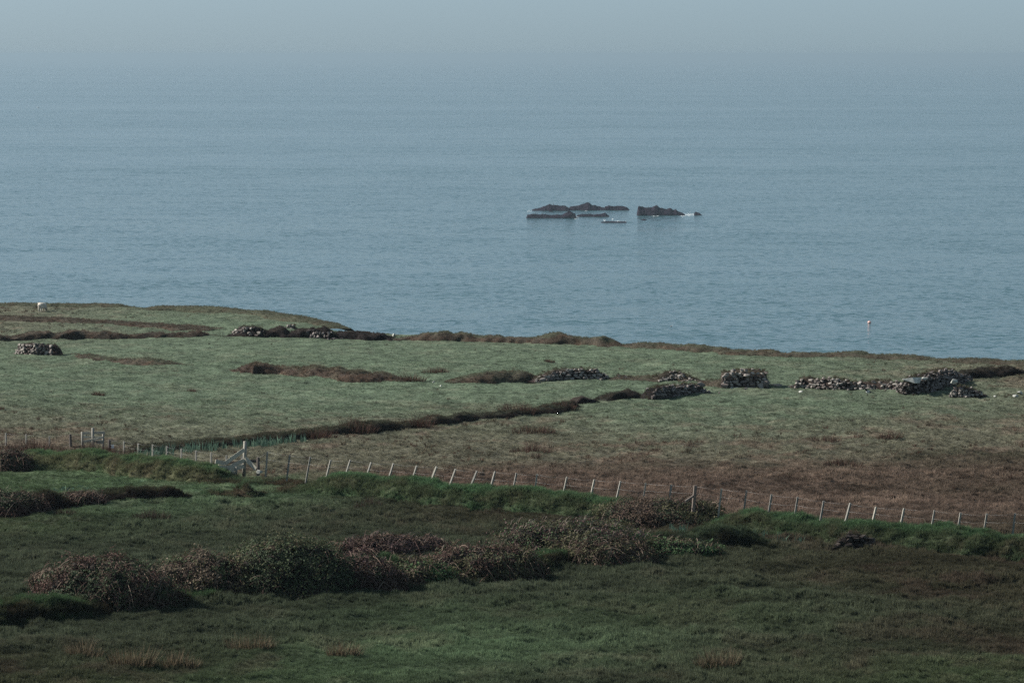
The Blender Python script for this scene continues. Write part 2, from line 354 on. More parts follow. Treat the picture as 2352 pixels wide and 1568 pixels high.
for i in range(4): TUFTS.objects.link(tuft('a_tuft_%d' % i, 26, 1.0, .42, .052, .55, 100 + i))       # unit height, spreading
for i in range(3): TUFTS.objects.link(tuft('b_tuft_%d' % i, 22, 1.0, .26, .042, .26, 200 + i))        # upright rushes
def gn_group():
    g = bpy.data.node_groups.new('scatter', 'GeometryNodeTree'); g.interface.new_socket('Geometry', in_out='INPUT', socket_type='NodeSocketGeometry'); g.interface.new_socket('Geometry', in_out='OUTPUT', socket_type='NodeSocketGeometry')
    n, l = g.nodes, g.links; i = n.new('NodeGroupInput'); o = n.new('NodeGroupOutput'); c = n.new('GeometryNodeCollectionInfo'); c.inputs[0].default_value = TUFTS; c.inputs[1].default_value = True; c.inputs[2].default_value = True
    p = n.new('GeometryNodeInstanceOnPoints'); p.inputs['Pick Instance'].default_value = True
    def na(nm, t):
        a = n.new('GeometryNodeInputNamedAttribute'); a.data_type = t; a.inputs['Name'].default_value = nm; return a.outputs['Attribute']
    l.new(i.outputs[0], p.inputs['Points']); l.new(c.outputs[0], p.inputs['Instance']); l.new(na('idx', 'INT'), p.inputs['Instance Index'])
    e = n.new('FunctionNodeEulerToRotation'); l.new(na('rot', 'FLOAT_VECTOR'), e.inputs[0]); l.new(e.outputs[0], p.inputs['Rotation']); l.new(na('scl', 'FLOAT_VECTOR'), p.inputs['Scale'])
    l.new(p.outputs[0], o.inputs[0]); return g
GN = gn_group()
def scatter(name, Pts, H, C, upright, parent=None, widen=1.0):
    """grass tufts at points: H heights, C colours, upright = share of rush-like tufts"""
    n = len(Pts); me = bpy.data.meshes.new(name); me.vertices.add(n); me.vertices.foreach_set('co', np.asarray(Pts, np.float32).ravel())
    idx = np.where(RNG.random(n) < upright, RNG.integers(4, 7, n), RNG.integers(0, 4, n)).astype(np.int32)
    rot = np.stack([RNG.normal(0, .12, n), RNG.normal(0, .12, n), RNG.uniform(0, 6.283, n)], -1).astype(np.float32)
    wz = np.clip(H, .10, .36) * widen * RNG.uniform(.8, 1.3, n)
    scl = np.stack([wz, wz, H * RNG.uniform(.65, 1.25, n)], -1).astype(np.float32)
    me.attributes.new('idx', 'INT', 'POINT').data.foreach_set('value', idx)
    me.attributes.new('rot', 'FLOAT_VECTOR', 'POINT').data.foreach_set('vector', rot.ravel()); me.attributes.new('scl', 'FLOAT_VECTOR', 'POINT').data.foreach_set('vector', scl.ravel())
    c = np.ones((n, 4), np.float32); c[:, :3] = C; me.attributes.new('tint', 'FLOAT_COLOR', 'POINT').data.foreach_set('color', c.ravel())
    o = bpy.data.objects.new(name, me); COL.objects.link(o); tag(o, kind='stuff')
    if parent: o.parent = parent
    m = o.modifiers.new('scatter', 'NODES'); m.node_group = GN; return o
def field_grass():
    A = []
    for y0, y1, dens in ((136, 190, 64), (190, 222, 36), (222, 262, 18), (262, 300, 11), (300, 385, 5)):
        hw = .134 * y1 + 9; n = int(2 * hw * (y1 - y0) * dens); x = RNG.uniform(-hw, hw, n); y = RNG.uniform(y0, y1, n)
        k = (np.abs(x) < .134 * y + 8) & (y < edge_y(x) - .2); A.append(np.stack([x[k], y[k]], -1))
    A = np.concatenate(A); x, y = A[:, 0], A[:, 1]; C, H, R_ = veg(x, y); z = land_z(x, y, H)
    H = H * (.55 + .9 * fbm(x / 1.6, y / 1.6, 2, 130)); sp = 1 - .5 * sstep(225, 190, y); br = (1.05 + sp * RNG.uniform(-.45, .45, len(x)))[:, None]
    o = scatter('meadow_grass', np.stack([x, y, z - .02], -1), H, C * br * (1.5 + .35 * sstep(.10, .22, H))[:, None], sstep(.14, .22, H), widen=1.25)
    tag(o, 'short and tussocky grass growing over all the fields', 'grass'); print('tufts', len(x))
field_grass()
def tussocks():
    n = 60000; y = RNG.uniform(205, 385, n); x = RNG.uniform(-1, 1, n) * (.134 * y + 8); C, H, R_ = veg(x, y)
    f = fbm(x / 3.2, y / 4.5, 3, 210); keep = (RNG.random(n) < (.006 + .22 * R_ * sstep(.45, .68, f) + .03 * R_)) & (y < edge_y(x) - .5) & (y > 150)
    x, y, R_ = x[keep], y[keep], R_[keep]; m = len(x); z = land_z(x, y); h = RNG.uniform(.12, .30, m) * (.6 + .4 * R_)
    col = np.where(RNG.random(m)[:, None] < .6, np.array([.075, .048, .036]), np.array([.050, .040, .028])) * RNG.uniform(.6, 1.4, m)[:, None]
    o = scatter('brown_tussocks', np.stack([x, y, z - .02], -1), h, col, np.full(m, .35), widen=2.0); tag(o, 'small reddish brown tussocks dotted over the middle fields', 'tussocks')
tussocks()

# ------------------------------------------------------------------ earth banks
def path_interp(spec, step):
    """(px, base_y, top_y) control points -> world front-foot points and heights, evenly spaced"""
    out = []
    for a, b in zip(spec[:-1], spec[1:]):
        pa, pb = P(a[0], a[1]), P(b[0], b[1]); k = max(2, int(np.linalg.norm(pb - pa) / step))
        for i in range(k):
            t = i / k; ts = t * t * (3 - 2 * t); out.append((a[0] + (b[0] - a[0]) * t, a[1] + (b[1] - a[1]) * t, a[2] + (b[2] - a[2]) * ts))
    out.append(spec[-1]); return out
def bank_surface(spec, w, step=.17, across=22, rough=.16, steep=3.0, seed=0, taper=True, bumpy=1.0, endl=1.0):
    s = path_interp(spec, step); foot = np.array([P(a, b) for a, b, _ in s]); n = len(s)
    T = np.gradient(foot[:, :2], axis=0)
    for _ in range(6): T = np.concatenate([T[:1], (T[:-2] + T[1:-1] + T[2:]) / 3, T[-1:]])
    T /= np.linalg.norm(T, axis=1)[:, None]; Nn = np.stack([-T[:, 1], T[:, 0]], -1); Nn *= np.where(Nn[:, 1] < 0, -1, 1)[:, None]
    hs = []
    for (a, b, t), p in zip(s, foot):
        sc = scale_at(p); sa = (b - HORIZ) / FPX; hs.append(max(.05, ((b - t) - w * sc * sa) / sc))
    hs = np.array(hs)
    if taper:
        d = np.minimum(np.arange(n), np.arange(n)[::-1]) * step; hs = hs * sstep(-.3, endl, d)
    else: hs[[0, -1]] = .05
    ts = np.concatenate([[-1.25], np.linspace(-1.0, 1.0, across), [1.25]])
    wob = (fbm(foot[:, 0] / 1.4, foot[:, 1] / 1.4, 3, 160 + seed) - .5) * w * 1.1 * bumpy
    XY = foot[:, None, :2] + Nn[:, None, :] * ((ts[None, :, None] + 1) * w + wob[:, None, None] * sstep(-.5, -1.0, ts)[None, :, None])
    pr = np.where(np.abs(ts) <= 1, (1 - np.abs(np.clip(ts, -1, 1)) ** steep), 0.0)
    u = XY[..., 0]; v = XY[..., 1]; zz = hs[:, None] * pr[None, :]
    lump = (fbm3(u / .8 + seed, v / .8, zz / .8 + seed * .37, 3) - .5)
    big = (fbm(u / 1.5 + seed, v / 2.6, 3, 140 + seed) - .5)
    Z = base_z(u, v) + zz * (1 + 1.5 * bumpy * big) + rough * 1.6 * lump * sstep(0, .4, pr)[None, :]
    Z = np.where(np.abs(ts)[None, :] > 1.01, base_z(u, v) - .45, np.where(np.abs(ts)[None, :] > .99, base_z(u, v) - .12, Z))
    push = (fbm3(u / .7 + 9 + seed, v / .7, zz / .6, 3) - .5) * rough * 2.6 * sstep(0, .3, pr)[None, :] * sstep(1.0, .5, np.abs(ts))[None, :] ** 0
    XY = XY - Nn[:, None, :] * push[..., None]
    V = np.concatenate([XY, Z[..., None]], -1); m = len(ts); I = np.arange(n * m).reshape(n, m)
    F = np.stack([I[:-1, :-1], I[1:, :-1], I[1:, 1:], I[:-1, 1:]], -1).reshape(-1, 4)
    hh = np.clip(zz / np.maximum(hs[:, None], .2), 0, 1) * np.ones_like(Z); front = np.broadcast_to((ts < -.15)[None, :], Z.shape)
    return V, F, hh, front, hs
def bank(name, label, spec, w, top, face, rough=.16, steep=3.0, seed=0, grass=.16, dens=14, dead=.4, cat='bank', group=None, up=.1, across=22, bumpy=1.0, endl=2.4):
    V, F, hh, front, hs = bank_surface(spec, w, rough=rough, steep=steep, seed=seed, across=across, bumpy=bumpy, endl=endl)
    c0 = V[V.shape[0] // 2, V.shape[1] // 2].copy(); c0[2] = base_z(c0[0], c0[1])
    x, y, z = V[..., 0], V[..., 1], V[..., 2]
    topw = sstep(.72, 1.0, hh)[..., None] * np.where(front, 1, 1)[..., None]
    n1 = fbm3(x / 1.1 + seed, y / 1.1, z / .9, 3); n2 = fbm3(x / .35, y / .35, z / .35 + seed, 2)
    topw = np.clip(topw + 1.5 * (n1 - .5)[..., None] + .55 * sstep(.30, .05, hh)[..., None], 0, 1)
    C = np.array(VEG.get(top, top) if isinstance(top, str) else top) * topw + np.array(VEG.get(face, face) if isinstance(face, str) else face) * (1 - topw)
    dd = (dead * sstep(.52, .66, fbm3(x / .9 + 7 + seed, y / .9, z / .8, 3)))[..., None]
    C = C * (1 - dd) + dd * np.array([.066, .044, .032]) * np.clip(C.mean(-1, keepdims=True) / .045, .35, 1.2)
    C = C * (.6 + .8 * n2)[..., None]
    t = thing(name, label, cat, tuple(c0), group=group)
    Vf = V.reshape(-1, 3) - c0; mesh_np('turf', Vf, F, M_TURF, t, C.reshape(-1, 3) * (.68 if grass else 1))  # turf colour lowered where grass grows, painting in the tufts' shade
    if grass:
        area = 0.17 * 2.4 * w * V.shape[0]; n = int(area * dens * 2.6); pick = RNG.integers(0, len(F), n); q = F[pick]; a, b = RNG.random(n)[:, None], RNG.random(n)[:, None]
        p = (Vf[q[:, 0]] * (1 - a) + Vf[q[:, 1]] * a) * (1 - b) + (Vf[q[:, 3]] * (1 - a) + Vf[q[:, 2]] * a) * b
        cc = C.reshape(-1, 3)[q[:, 0]] * RNG.uniform(1.1, 1.8, n)[:, None]
        scatter('grass', p, np.full(n, grass) * RNG.uniform(.6, 1.3, n), cc, up, parent=t, widen=1.2)
    return t

BK = (.052, .042, .034); HE = (.074, .062, .048); GR = (.060, .078, .050); OG = (.076, .080, .054)
bank('coast_bank', 'low grassy bank on the sea edge behind the sheep, far left', [(-90,704,694),(0,704,695),(150,706,697),(240,708,699),(290,710,702),(302,711,708)], 1.3, OG, OG, .10, 2.6, 1, .10, 5, bumpy=0.6)
bank('coast_bank', 'low grassy bank on the sea edge right of the notch at upper left', [(306,711,707),(325,712,701),(400,714,703),(470,718,704),(560,724,712),(640,736,722),(700,747,736),(735,756,749)], 1.5, OG, OG, .10, 2.6, 2, .10, 5, bumpy=0.3)
bank('earth_bank', 'long brown heathery bank running below the sheep at left', [(-90,736,726),(0,737,727),(100,740,730),(250,747,739),(380,755,747),(470,760,754)], 1.6, (.072,.062,.048), HE, .16, 2.4, 3, .14, 6, .6, bumpy=0.4)
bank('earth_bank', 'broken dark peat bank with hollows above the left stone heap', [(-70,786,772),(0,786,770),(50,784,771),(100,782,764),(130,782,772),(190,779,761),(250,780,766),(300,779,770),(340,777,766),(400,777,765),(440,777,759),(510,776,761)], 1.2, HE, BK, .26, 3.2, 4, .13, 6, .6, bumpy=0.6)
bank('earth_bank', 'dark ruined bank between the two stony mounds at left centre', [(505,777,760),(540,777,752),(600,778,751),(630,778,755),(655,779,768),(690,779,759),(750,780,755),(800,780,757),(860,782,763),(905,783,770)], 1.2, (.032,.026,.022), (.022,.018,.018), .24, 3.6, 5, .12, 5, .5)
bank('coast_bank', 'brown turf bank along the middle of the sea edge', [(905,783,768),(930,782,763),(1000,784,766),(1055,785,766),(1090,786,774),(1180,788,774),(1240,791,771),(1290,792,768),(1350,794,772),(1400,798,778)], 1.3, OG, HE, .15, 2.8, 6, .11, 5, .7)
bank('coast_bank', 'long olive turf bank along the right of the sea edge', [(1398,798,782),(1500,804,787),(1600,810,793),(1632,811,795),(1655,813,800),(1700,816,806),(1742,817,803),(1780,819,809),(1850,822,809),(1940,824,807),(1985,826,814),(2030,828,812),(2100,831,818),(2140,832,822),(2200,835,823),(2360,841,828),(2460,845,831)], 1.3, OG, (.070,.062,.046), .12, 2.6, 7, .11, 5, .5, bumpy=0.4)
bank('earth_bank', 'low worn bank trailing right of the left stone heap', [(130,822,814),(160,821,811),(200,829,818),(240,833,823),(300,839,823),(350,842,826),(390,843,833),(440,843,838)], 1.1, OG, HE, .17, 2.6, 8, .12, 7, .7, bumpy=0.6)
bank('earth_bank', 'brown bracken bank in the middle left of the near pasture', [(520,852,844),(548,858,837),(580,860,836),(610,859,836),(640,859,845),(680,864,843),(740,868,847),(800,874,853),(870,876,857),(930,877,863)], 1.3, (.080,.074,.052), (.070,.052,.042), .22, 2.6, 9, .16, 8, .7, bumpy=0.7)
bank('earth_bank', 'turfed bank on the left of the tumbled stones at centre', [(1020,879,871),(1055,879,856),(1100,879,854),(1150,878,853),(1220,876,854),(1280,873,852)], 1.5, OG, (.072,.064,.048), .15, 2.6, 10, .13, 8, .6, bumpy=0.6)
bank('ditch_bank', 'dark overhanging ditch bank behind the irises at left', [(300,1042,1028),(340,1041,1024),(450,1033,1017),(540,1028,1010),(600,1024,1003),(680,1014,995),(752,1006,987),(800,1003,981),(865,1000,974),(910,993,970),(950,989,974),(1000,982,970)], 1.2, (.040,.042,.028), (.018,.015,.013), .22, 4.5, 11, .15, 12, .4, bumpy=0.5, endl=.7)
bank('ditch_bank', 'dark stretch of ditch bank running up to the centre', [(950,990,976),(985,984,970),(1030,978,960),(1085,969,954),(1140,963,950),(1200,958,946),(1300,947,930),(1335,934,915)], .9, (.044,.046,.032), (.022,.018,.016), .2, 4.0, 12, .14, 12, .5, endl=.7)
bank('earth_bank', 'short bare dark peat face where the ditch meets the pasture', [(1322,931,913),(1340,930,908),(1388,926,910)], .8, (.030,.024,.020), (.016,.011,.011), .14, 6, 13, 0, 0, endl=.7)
bank('earth_bank', 'low olive turf rise joining the tumbled wall and the stony mound', [(1398,872,862),(1430,873,865),(1470,874,864),(1512,877,866)], 1.0, OG, HE, .18, 2.4, 41, .13, 10, .6, bumpy=.6, endl=.8)
bank('earth_bank', 'olive turf slope leaning on the left side of the ruined hut', [(1588,886,878),(1615,887,872),(1640,890,866),(1662,892,866)], 1.1, OG, HE, .18, 2.2, 42, .13, 10, .6, bumpy=.4, endl=.8)
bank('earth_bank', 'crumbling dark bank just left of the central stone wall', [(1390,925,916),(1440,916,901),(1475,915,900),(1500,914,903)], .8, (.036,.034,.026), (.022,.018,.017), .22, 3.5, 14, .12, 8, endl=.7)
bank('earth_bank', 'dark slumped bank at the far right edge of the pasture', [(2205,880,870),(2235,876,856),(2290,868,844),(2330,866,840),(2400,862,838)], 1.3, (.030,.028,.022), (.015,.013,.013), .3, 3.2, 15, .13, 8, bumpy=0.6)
bank('grass_bank', 'tall grassy bank with brown tufts below the left fence', [(-60,1075,1050),(0,1074,1045),(60,1076,1038),(160,1085,1039),(240,1093,1045),(290,1101,1056),(350,1108,1062),(430,1115,1070),(475,1117,1082),(520,1119,1100)], 1.5, (.058,.096,.046), (.088,.092,.052), .3, 2.6, 16, .2, 30, .35, across=30, bumpy=.4, endl=1.2)
bank('grass_bank', 'long green grassy bank in front of the central fence posts', [(660,1128,1100),(690,1133,1090),(752,1139,1088),(850,1146,1097),(1010,1163,1110),(1150,1172,1123),(1260,1182,1134),(1400,1192,1147),(1470,1198,1158)], 1.5, (.052,.094,.046), (.058,.074,.040), .3, 2.6, 17, .2, 34, .25, across=30, bumpy=.45)
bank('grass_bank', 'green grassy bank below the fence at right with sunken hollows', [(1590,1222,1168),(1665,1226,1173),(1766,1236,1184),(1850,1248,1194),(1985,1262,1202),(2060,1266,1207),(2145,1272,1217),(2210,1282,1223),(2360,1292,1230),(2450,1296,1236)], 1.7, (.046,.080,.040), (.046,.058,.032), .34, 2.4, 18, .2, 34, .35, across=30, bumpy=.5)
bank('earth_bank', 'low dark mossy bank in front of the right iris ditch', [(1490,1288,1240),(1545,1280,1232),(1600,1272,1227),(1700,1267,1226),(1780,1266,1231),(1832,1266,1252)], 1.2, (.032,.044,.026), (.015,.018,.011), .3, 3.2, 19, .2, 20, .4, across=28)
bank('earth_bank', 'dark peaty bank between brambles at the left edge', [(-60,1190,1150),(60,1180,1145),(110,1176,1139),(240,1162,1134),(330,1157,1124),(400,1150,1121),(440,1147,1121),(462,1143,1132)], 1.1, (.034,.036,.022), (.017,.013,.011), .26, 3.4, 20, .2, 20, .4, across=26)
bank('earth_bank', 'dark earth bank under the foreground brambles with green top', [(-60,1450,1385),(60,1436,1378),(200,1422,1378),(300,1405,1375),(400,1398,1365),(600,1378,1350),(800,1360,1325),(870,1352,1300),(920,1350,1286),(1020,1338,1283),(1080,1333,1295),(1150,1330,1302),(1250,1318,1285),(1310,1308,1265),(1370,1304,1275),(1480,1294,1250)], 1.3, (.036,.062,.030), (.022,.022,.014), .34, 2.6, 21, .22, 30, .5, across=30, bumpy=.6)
for i, (lb, sp) in enumerate((('small grassy hump left below the broken stile', [(462,1142,1128),(480,1142,1110),(510,1141,1106),(535,1141,1118)]),
        ('dark domed grass hump straight below the broken stile', [(510,1140,1126),(535,1141,1106),(580,1141,1103),(618,1136,1116)]),
        ('mossy hump between the broken stile and the long bank', [(630,1134,1122),(650,1133,1105),(676,1133,1104),(690,1133,1112)]),
        ('grassy hump carrying the stones beside the broken stile', [(440,1120,1100),(480,1118,1096),(560,1118,1103),(620,1116,1100),(690,1118,1098)]))):
    bank('grass_hump', lb, sp, 1.0, (.050,.078,.042), (.050,.046,.028), .26, 2.2, 30 + i, .2, 22, .6)

# ------------------------------------------------------------------ stones
def stone_meshes(n):
    out = []
    for i in range(n):
        r = np.random.default_rng(500 + i); bm = bmesh.new()
        for k in range(16):
            v = r.normal(size=3); v /= np.abs(v).max() ** .75 * np.linalg.norm(v) ** .25; bm.verts.new(v * r.uniform(.85, 1.0) * .5)
        bmesh.ops.convex_hull(bm, input=bm.verts[:]); lone = [v for v in bm.verts if not v.link_faces]; bmesh.ops.delete(bm, geom=lone, context='VERTS')
        bmesh.ops.triangulate(bm, faces=bm.faces[:]); me = bpy.data.meshes.new('stone'); bm.to_mesh(me); bm.free(); out.append(me)
    return out
SM = stone_meshes(12); SMD = [m.copy() for m in SM]; SMB = [m.copy() for m in SM]; SMP = [m.copy() for m in SM]
for a, m in ((SM, M_STONE), (SMD, M_DARKSTONE), (SMB, m_stone('peaty_stone', (.018, .014, .013), (.075, .062, .056))), (SMP, M_PALE)):
    for me in a: me.materials.append(m)
def stone(p, size, rot, parent, kind=SM, name='stone'):
    o = bpy.data.objects.new(name, random.choice(kind)); COL.objects.link(o)
    o.parent = parent; o.location = p; o.scale = size; o.rotation_euler = rot; return o
def wall(label, spec, sz=(.30, .16), w=.5, kind=SM, seed=0, gap=.1, core=(.030, .022, .020), batter=.35, name='stone_wall', cat='wall', caps=True, limit=290, steep=5, top=None, taper=True):
    random.seed(seed + 900)
    V, F, hh, front, hs = bank_surface(spec, w, step=.15, across=14, rough=.07, steep=steep, seed=seed, bumpy=.3, taper=taper)
    c0 = V[V.shape[0] // 2, 8].copy(); c0[2] = base_z(c0[0], c0[1]); t = thing(name, label, cat, tuple(c0))
    n2 = fbm3(V[..., 0] / .4, V[..., 1] / .4, V[..., 2] / .4, 2); tw = sstep(.8, 1, hh)[..., None] * (1.0 if top is not None else 0.0)
    C = np.array(core) * (1 - tw) + tw * np.array(top if top is not None else core)
    mesh_np('earth_core', V.reshape(-1, 3) - c0, F, M_TURF, t, (C * (.5 + n2)[..., None]).reshape(-1, 3))
    hv = hh.reshape(-1); pk = np.where(hv > .62)[0]; pk = RNG.choice(pk, min(len(pk), int(V.shape[0] * w * 7))); nn = len(pk)
    scatter('grass', V.reshape(-1, 3)[pk] - c0 + RNG.normal(0, .06, (nn, 3)), np.full(nn, .13) * RNG.uniform(.6, 1.4, nn), np.where(RNG.random(nn)[:, None] < .55, np.array([.085, .085, .052]), np.array([.075, .055, .042])) * RNG.uniform(.6, 1.3, nn)[:, None], .2, parent=t, widen=1.2)
    s = path_interp(spec, .05); foot = np.array([P(a, b) for a, b, _ in s]); L = np.concatenate([[0], np.cumsum(np.linalg.norm(np.diff(foot, axis=0), axis=1))])
    hgt = np.interp(L, np.linspace(0, L[-1], len(hs)), hs); tan = (foot[-1] - foot[0]); tan /= np.linalg.norm(tan); ang = math.atan2(tan[1], tan[0]); nrm = np.array([-tan[1], tan[0], 0])
    if nrm[1] < 0: nrm = -nrm
    cnt = 0; z = 0.0; row = 0
    while z < hgt.max() + .1 and cnt < limit:
        rh = sz[1] * random.uniform(.75, 1.3); d = random.uniform(0, sz[0] * .5)
        while d < L[-1] and cnt < limit:
            wd = sz[0] * random.choice((.5, .7, .9, 1.0, 1.2, 1.5)) * random.uniform(.85, 1.15); dm = d + wd / 2
            h = float(np.interp(dm, L, hgt)) * random.uniform(.9, 1.1)
            if z + rh * .4 < h and random.random() > gap:
                f = np.array([np.interp(dm, L, foot[:, k]) for k in range(3)]); q = z / max(h, .2)
                dep = w * (1 - (1 - min(q, .97)) ** (1 / steep)) * batter * 1.6 + random.uniform(-.05, .04)
                p = f + nrm * dep + np.array([0, 0, z + rh / 2 + random.uniform(-.03, .03)]) - c0
                stone(p, (wd * 1.08, sz[0] * random.uniform(.7, 1.2), rh * random.uniform(.95, 1.35)), (random.gauss(0, .12), random.gauss(0, .12), ang + random.gauss(0, .2)), t, kind); cnt += 1
            d += wd * random.uniform(.95, 1.15)
        z += rh * .92; row += 1
    if caps:
        d = 0
        while d < L[-1] and cnt < limit + 30:
            if random.random() < .5:
                f = np.array([np.interp(d, L, foot[:, k]) for k in range(3)]); h = float(np.interp(d, L, hgt))
                stone(f + nrm * random.uniform(.3, 1.3) * w + np.array([0, 0, h + .04]) - c0, (sz[0] * random.uniform(.6, 1.4), sz[0] * random.uniform(.6, 1.1), sz[1] * random.uniform(.6, 1.2)), (random.gauss(0, .2), random.gauss(0, .2), random.uniform(0, 3)), t, kind); cnt += 1
            d += sz[0] * random.uniform(.8, 2)
    for _ in range(max(4, int(L[-1] * 1.3))):
        d = random.uniform(-.3, L[-1] + .3); f = np.array([np.interp(d, L, foot[:, k]) for k in range(3)]); k_ = random.uniform(.35, .9)
        stone(f - nrm * random.uniform(-.05, .75) + np.array([0, 0, sz[1] * k_ * .3]) - c0, (sz[0] * k_, sz[0] * k_ * random.uniform(.6, 1), sz[1] * k_), (random.gauss(0, .2), random.gauss(0, .2), random.uniform(0, 3)), t, kind)
    return t, c0
def extra(t, c0, px, py, Y, size, rz=0., kind=SMP, rx=0., ry=0.):
    return stone(PD(px, py, Y) - c0, size, (rx, ry, rz), t, kind)
wall('tumbled heap of grey field stones at the left edge of the pasture', [(34,815,800),(45,818,791),(80,820,789),(112,820,791),(124,822,808)], (.32, .16), .55, SM, 1, .08, batter=.5)
wall('stony mound with grey boulders in the dark bank, left of centre', [(520,775,768),(530,775,754),(560,777,751),(585,778,753),(610,779,762)], (.34, .19), .7, SM, 2, .35, core=(.02,.017,.017), batter=.5)
wall('dark stony mound right of the boulder mound in the bank', [(680,778,768),(695,778,759),(725,779,757),(760,780,765),(790,780,772)], (.36, .22), .7, SMD, 3, .3, core=(.018,.015,.015), batter=.5)
wall('small grey cairn low on the grassy slope by the sea edge', [(646,757,753),(655,757,744),(672,758,745),(682,758,754)], (.3, .2), .5, SM, 4, .1)
wall('tumbled drystone wall of pale stones in the middle of the pasture', [(1228,878,870),(1262,875,862),(1280,873,851),(1320,872,849),(1370,871,848),(1392,870,855),(1405,869,864)], (.34, .20), .7, SM, 5, .1, batter=.7, top=(.05,.045,.035))
wall('low scatter of rubble stones right of the tumbled wall', [(1405,871,866),(1425,871,862),(1445,870,864),(1462,869,866)], (.25, .14), .4, SM, 6, .3)
wall('small stony mound with pale slabs behind the dark wall', [(1508,877,870),(1520,876,858),(1548,875,853),(1565,876,858),(1585,877,870),(1600,879,876)], (.24, .14), .8, SM, 7, .45, core=(.046,.038,.030), batter=.8, top=(.05,.045,.034), steep=2.4)
W5, c5 = wall('dark drystone wall stub with a fallen capstone at its right end', [(1492,918,900),(1505,917,891),(1556,911,886),(1600,905,882),(1628,902,889),(1636,902,896)], (.30, .15), .7, SMD, 8, .05, core=(.016,.013,.013), batter=.6)
extra(W5, c5, 1609, 882, P(1609, 905)[1] + .3, (.75, .5, .28), .3, SM, .1, .25)
W6, c6 = wall('square ruined stone hut standing alone in the pasture', [(1655,892,857),(1666,892,851),(1700,892,849),(1740,892,850),(1757,892,853),(1767,892,862)], (.36, .19), 1.3, SM, 9, .05, core=(.026,.020,.018), batter=.22, top=(.045,.036,.028), steep=7, taper=False)
for px, py, sx_, sz_ in ((1690,891,.8,.16),(1722,891,1.0,.2),(1748,886,.6,.5),(1760,880,.5,.6),(1665,886,.6,.45),(1715,862,.5,.3),(1780,884,1.3,.22)):
    extra(W6, c6, px, py, P(px, 892)[1] - .1, (sx_, .5, sz_), random.uniform(-.3, .3), SM if px != 1690 else SMP)
wall('low tumbled pale wall stretching across the right pasture', [(1814,889,880),(1822,890,868),(1850,890,866),(1862,891,872),(1900,893,868),(1925,894,872),(1960,894,876),(2010,895,876),(2060,897,878),(2084,897,880)], (.30, .17), .7, SM, 10, .16, core=(.042,.030,.026), batter=.6, top=(.05,.044,.032))
W8, c8 = wall('dark wall with a big pale slab on its left end', [(2058,900,884),(2075,905,874),(2100,905,870),(2130,902,860),(2170,894,850),(2195,888,849),(2222,882,858),(2240,878,870)], (.26, .15), .9, SMD, 11, .25, core=(.017,.014,.014), batter=.4, top=(.028,.024,.02), steep=4)
Y8 = P(2100, 905)[1]; extra(W8, c8, 2096, 873, Y8 + .1, (1.5, .9, .46), .1); extra(W8, c8, 2122, 869, Y8 + .6, (.6, .6, .2), .4)
W9, c9 = wall('pale stone wall end topped by one bright boulder, far right', [(2178,910,896),(2186,911,884),(2215,911,888),(2245,910,891),(2258,909,896),(2266,909,904)], (.27, .17), .7, SM, 12, .06, core=(.028,.022,.02), batter=.5)
extra(W9, c9, 2191, 876, P(2191, 911)[1] + .3, (.55, .5, .42), .2, SMP, 0, .3)
wall('dark collapsed stone wall set into the grass bank, right foreground', [(1906,1268,1252),(1916,1268,1228),(1960,1269,1225),(2000,1269,1227),(2022,1269,1236),(2034,1269,1252)], (.34, .14), .7, SMB, 13, .06, core=(.012,.010,.010), batter=.4)
wall('spill of flat pale stones beside the broken stile', [(448,1110,1101),(470,1107,1092),(500,1107,1089),(520,1110,1097),(534,1112,1104)], (.36, .10), .8, SM, 14, .35, core=(.040,.028,.024), batter=1.0, steep=2)
GS = 'loose pale stones lying in the pasture'
for lb, px, py, s_ in (('bright oval boulder leaning beside the broken stile post', 595, 1083, .36), ('flat white stone in the grass before the right wall', 1839, 902, .34), ('left white stone at the foot of the ruined hut', 1680, 893, .25),
        ('right white stone at the foot of the ruined hut', 1697, 891, .25), ('upper white stone by the red rushes at centre', 996, 879, .28), ('lower white stone by the red rushes at centre', 1013, 887, .22),
        ('pale round stone right of the far right wall end', 2332, 911, .40), ('small pale stone lying between wall end and pale round stone', 2285, 911, .22), ('pale stone block at the right edge of the photo', 2342, 905, .5),
        ('white stone below the stone heap at left', 97, 823, .34), ('grey boulder right of the stone heap at left', 126, 817, .4), ('tiny pale stone on the brown bank below the sheep', 116, 738, .3),
        ('white stone on the coast bank at centre', 1374, 781, .36), ('pale stone at the bank end beside the sea, left centre', 905, 775, .5), ('pinkish boulder at the right end of the dark collapsed wall', 2040, 1246, .5),
        ('tiny white stone in the little green field', 313, 1105, .18)):
    p = P(px, py); o = stone((p[0], p[1], p[2] + s_ * .18), (s_, s_ * .8, s_ * .55), (random.gauss(0, .15), random.gauss(0, .2), random.uniform(0, 3)), None, SMP if 'pink' not in lb else SM, 'loose_stone'); tag(o, lb, 'stone', GS)
    if px in (1374, 905): o.location.z += .12
    if px == 2040: o.location.z += .45; o.location.y += .2
    if px == 595: o.location = PD(595, 1083, P(595, 1116)[1] + .6)

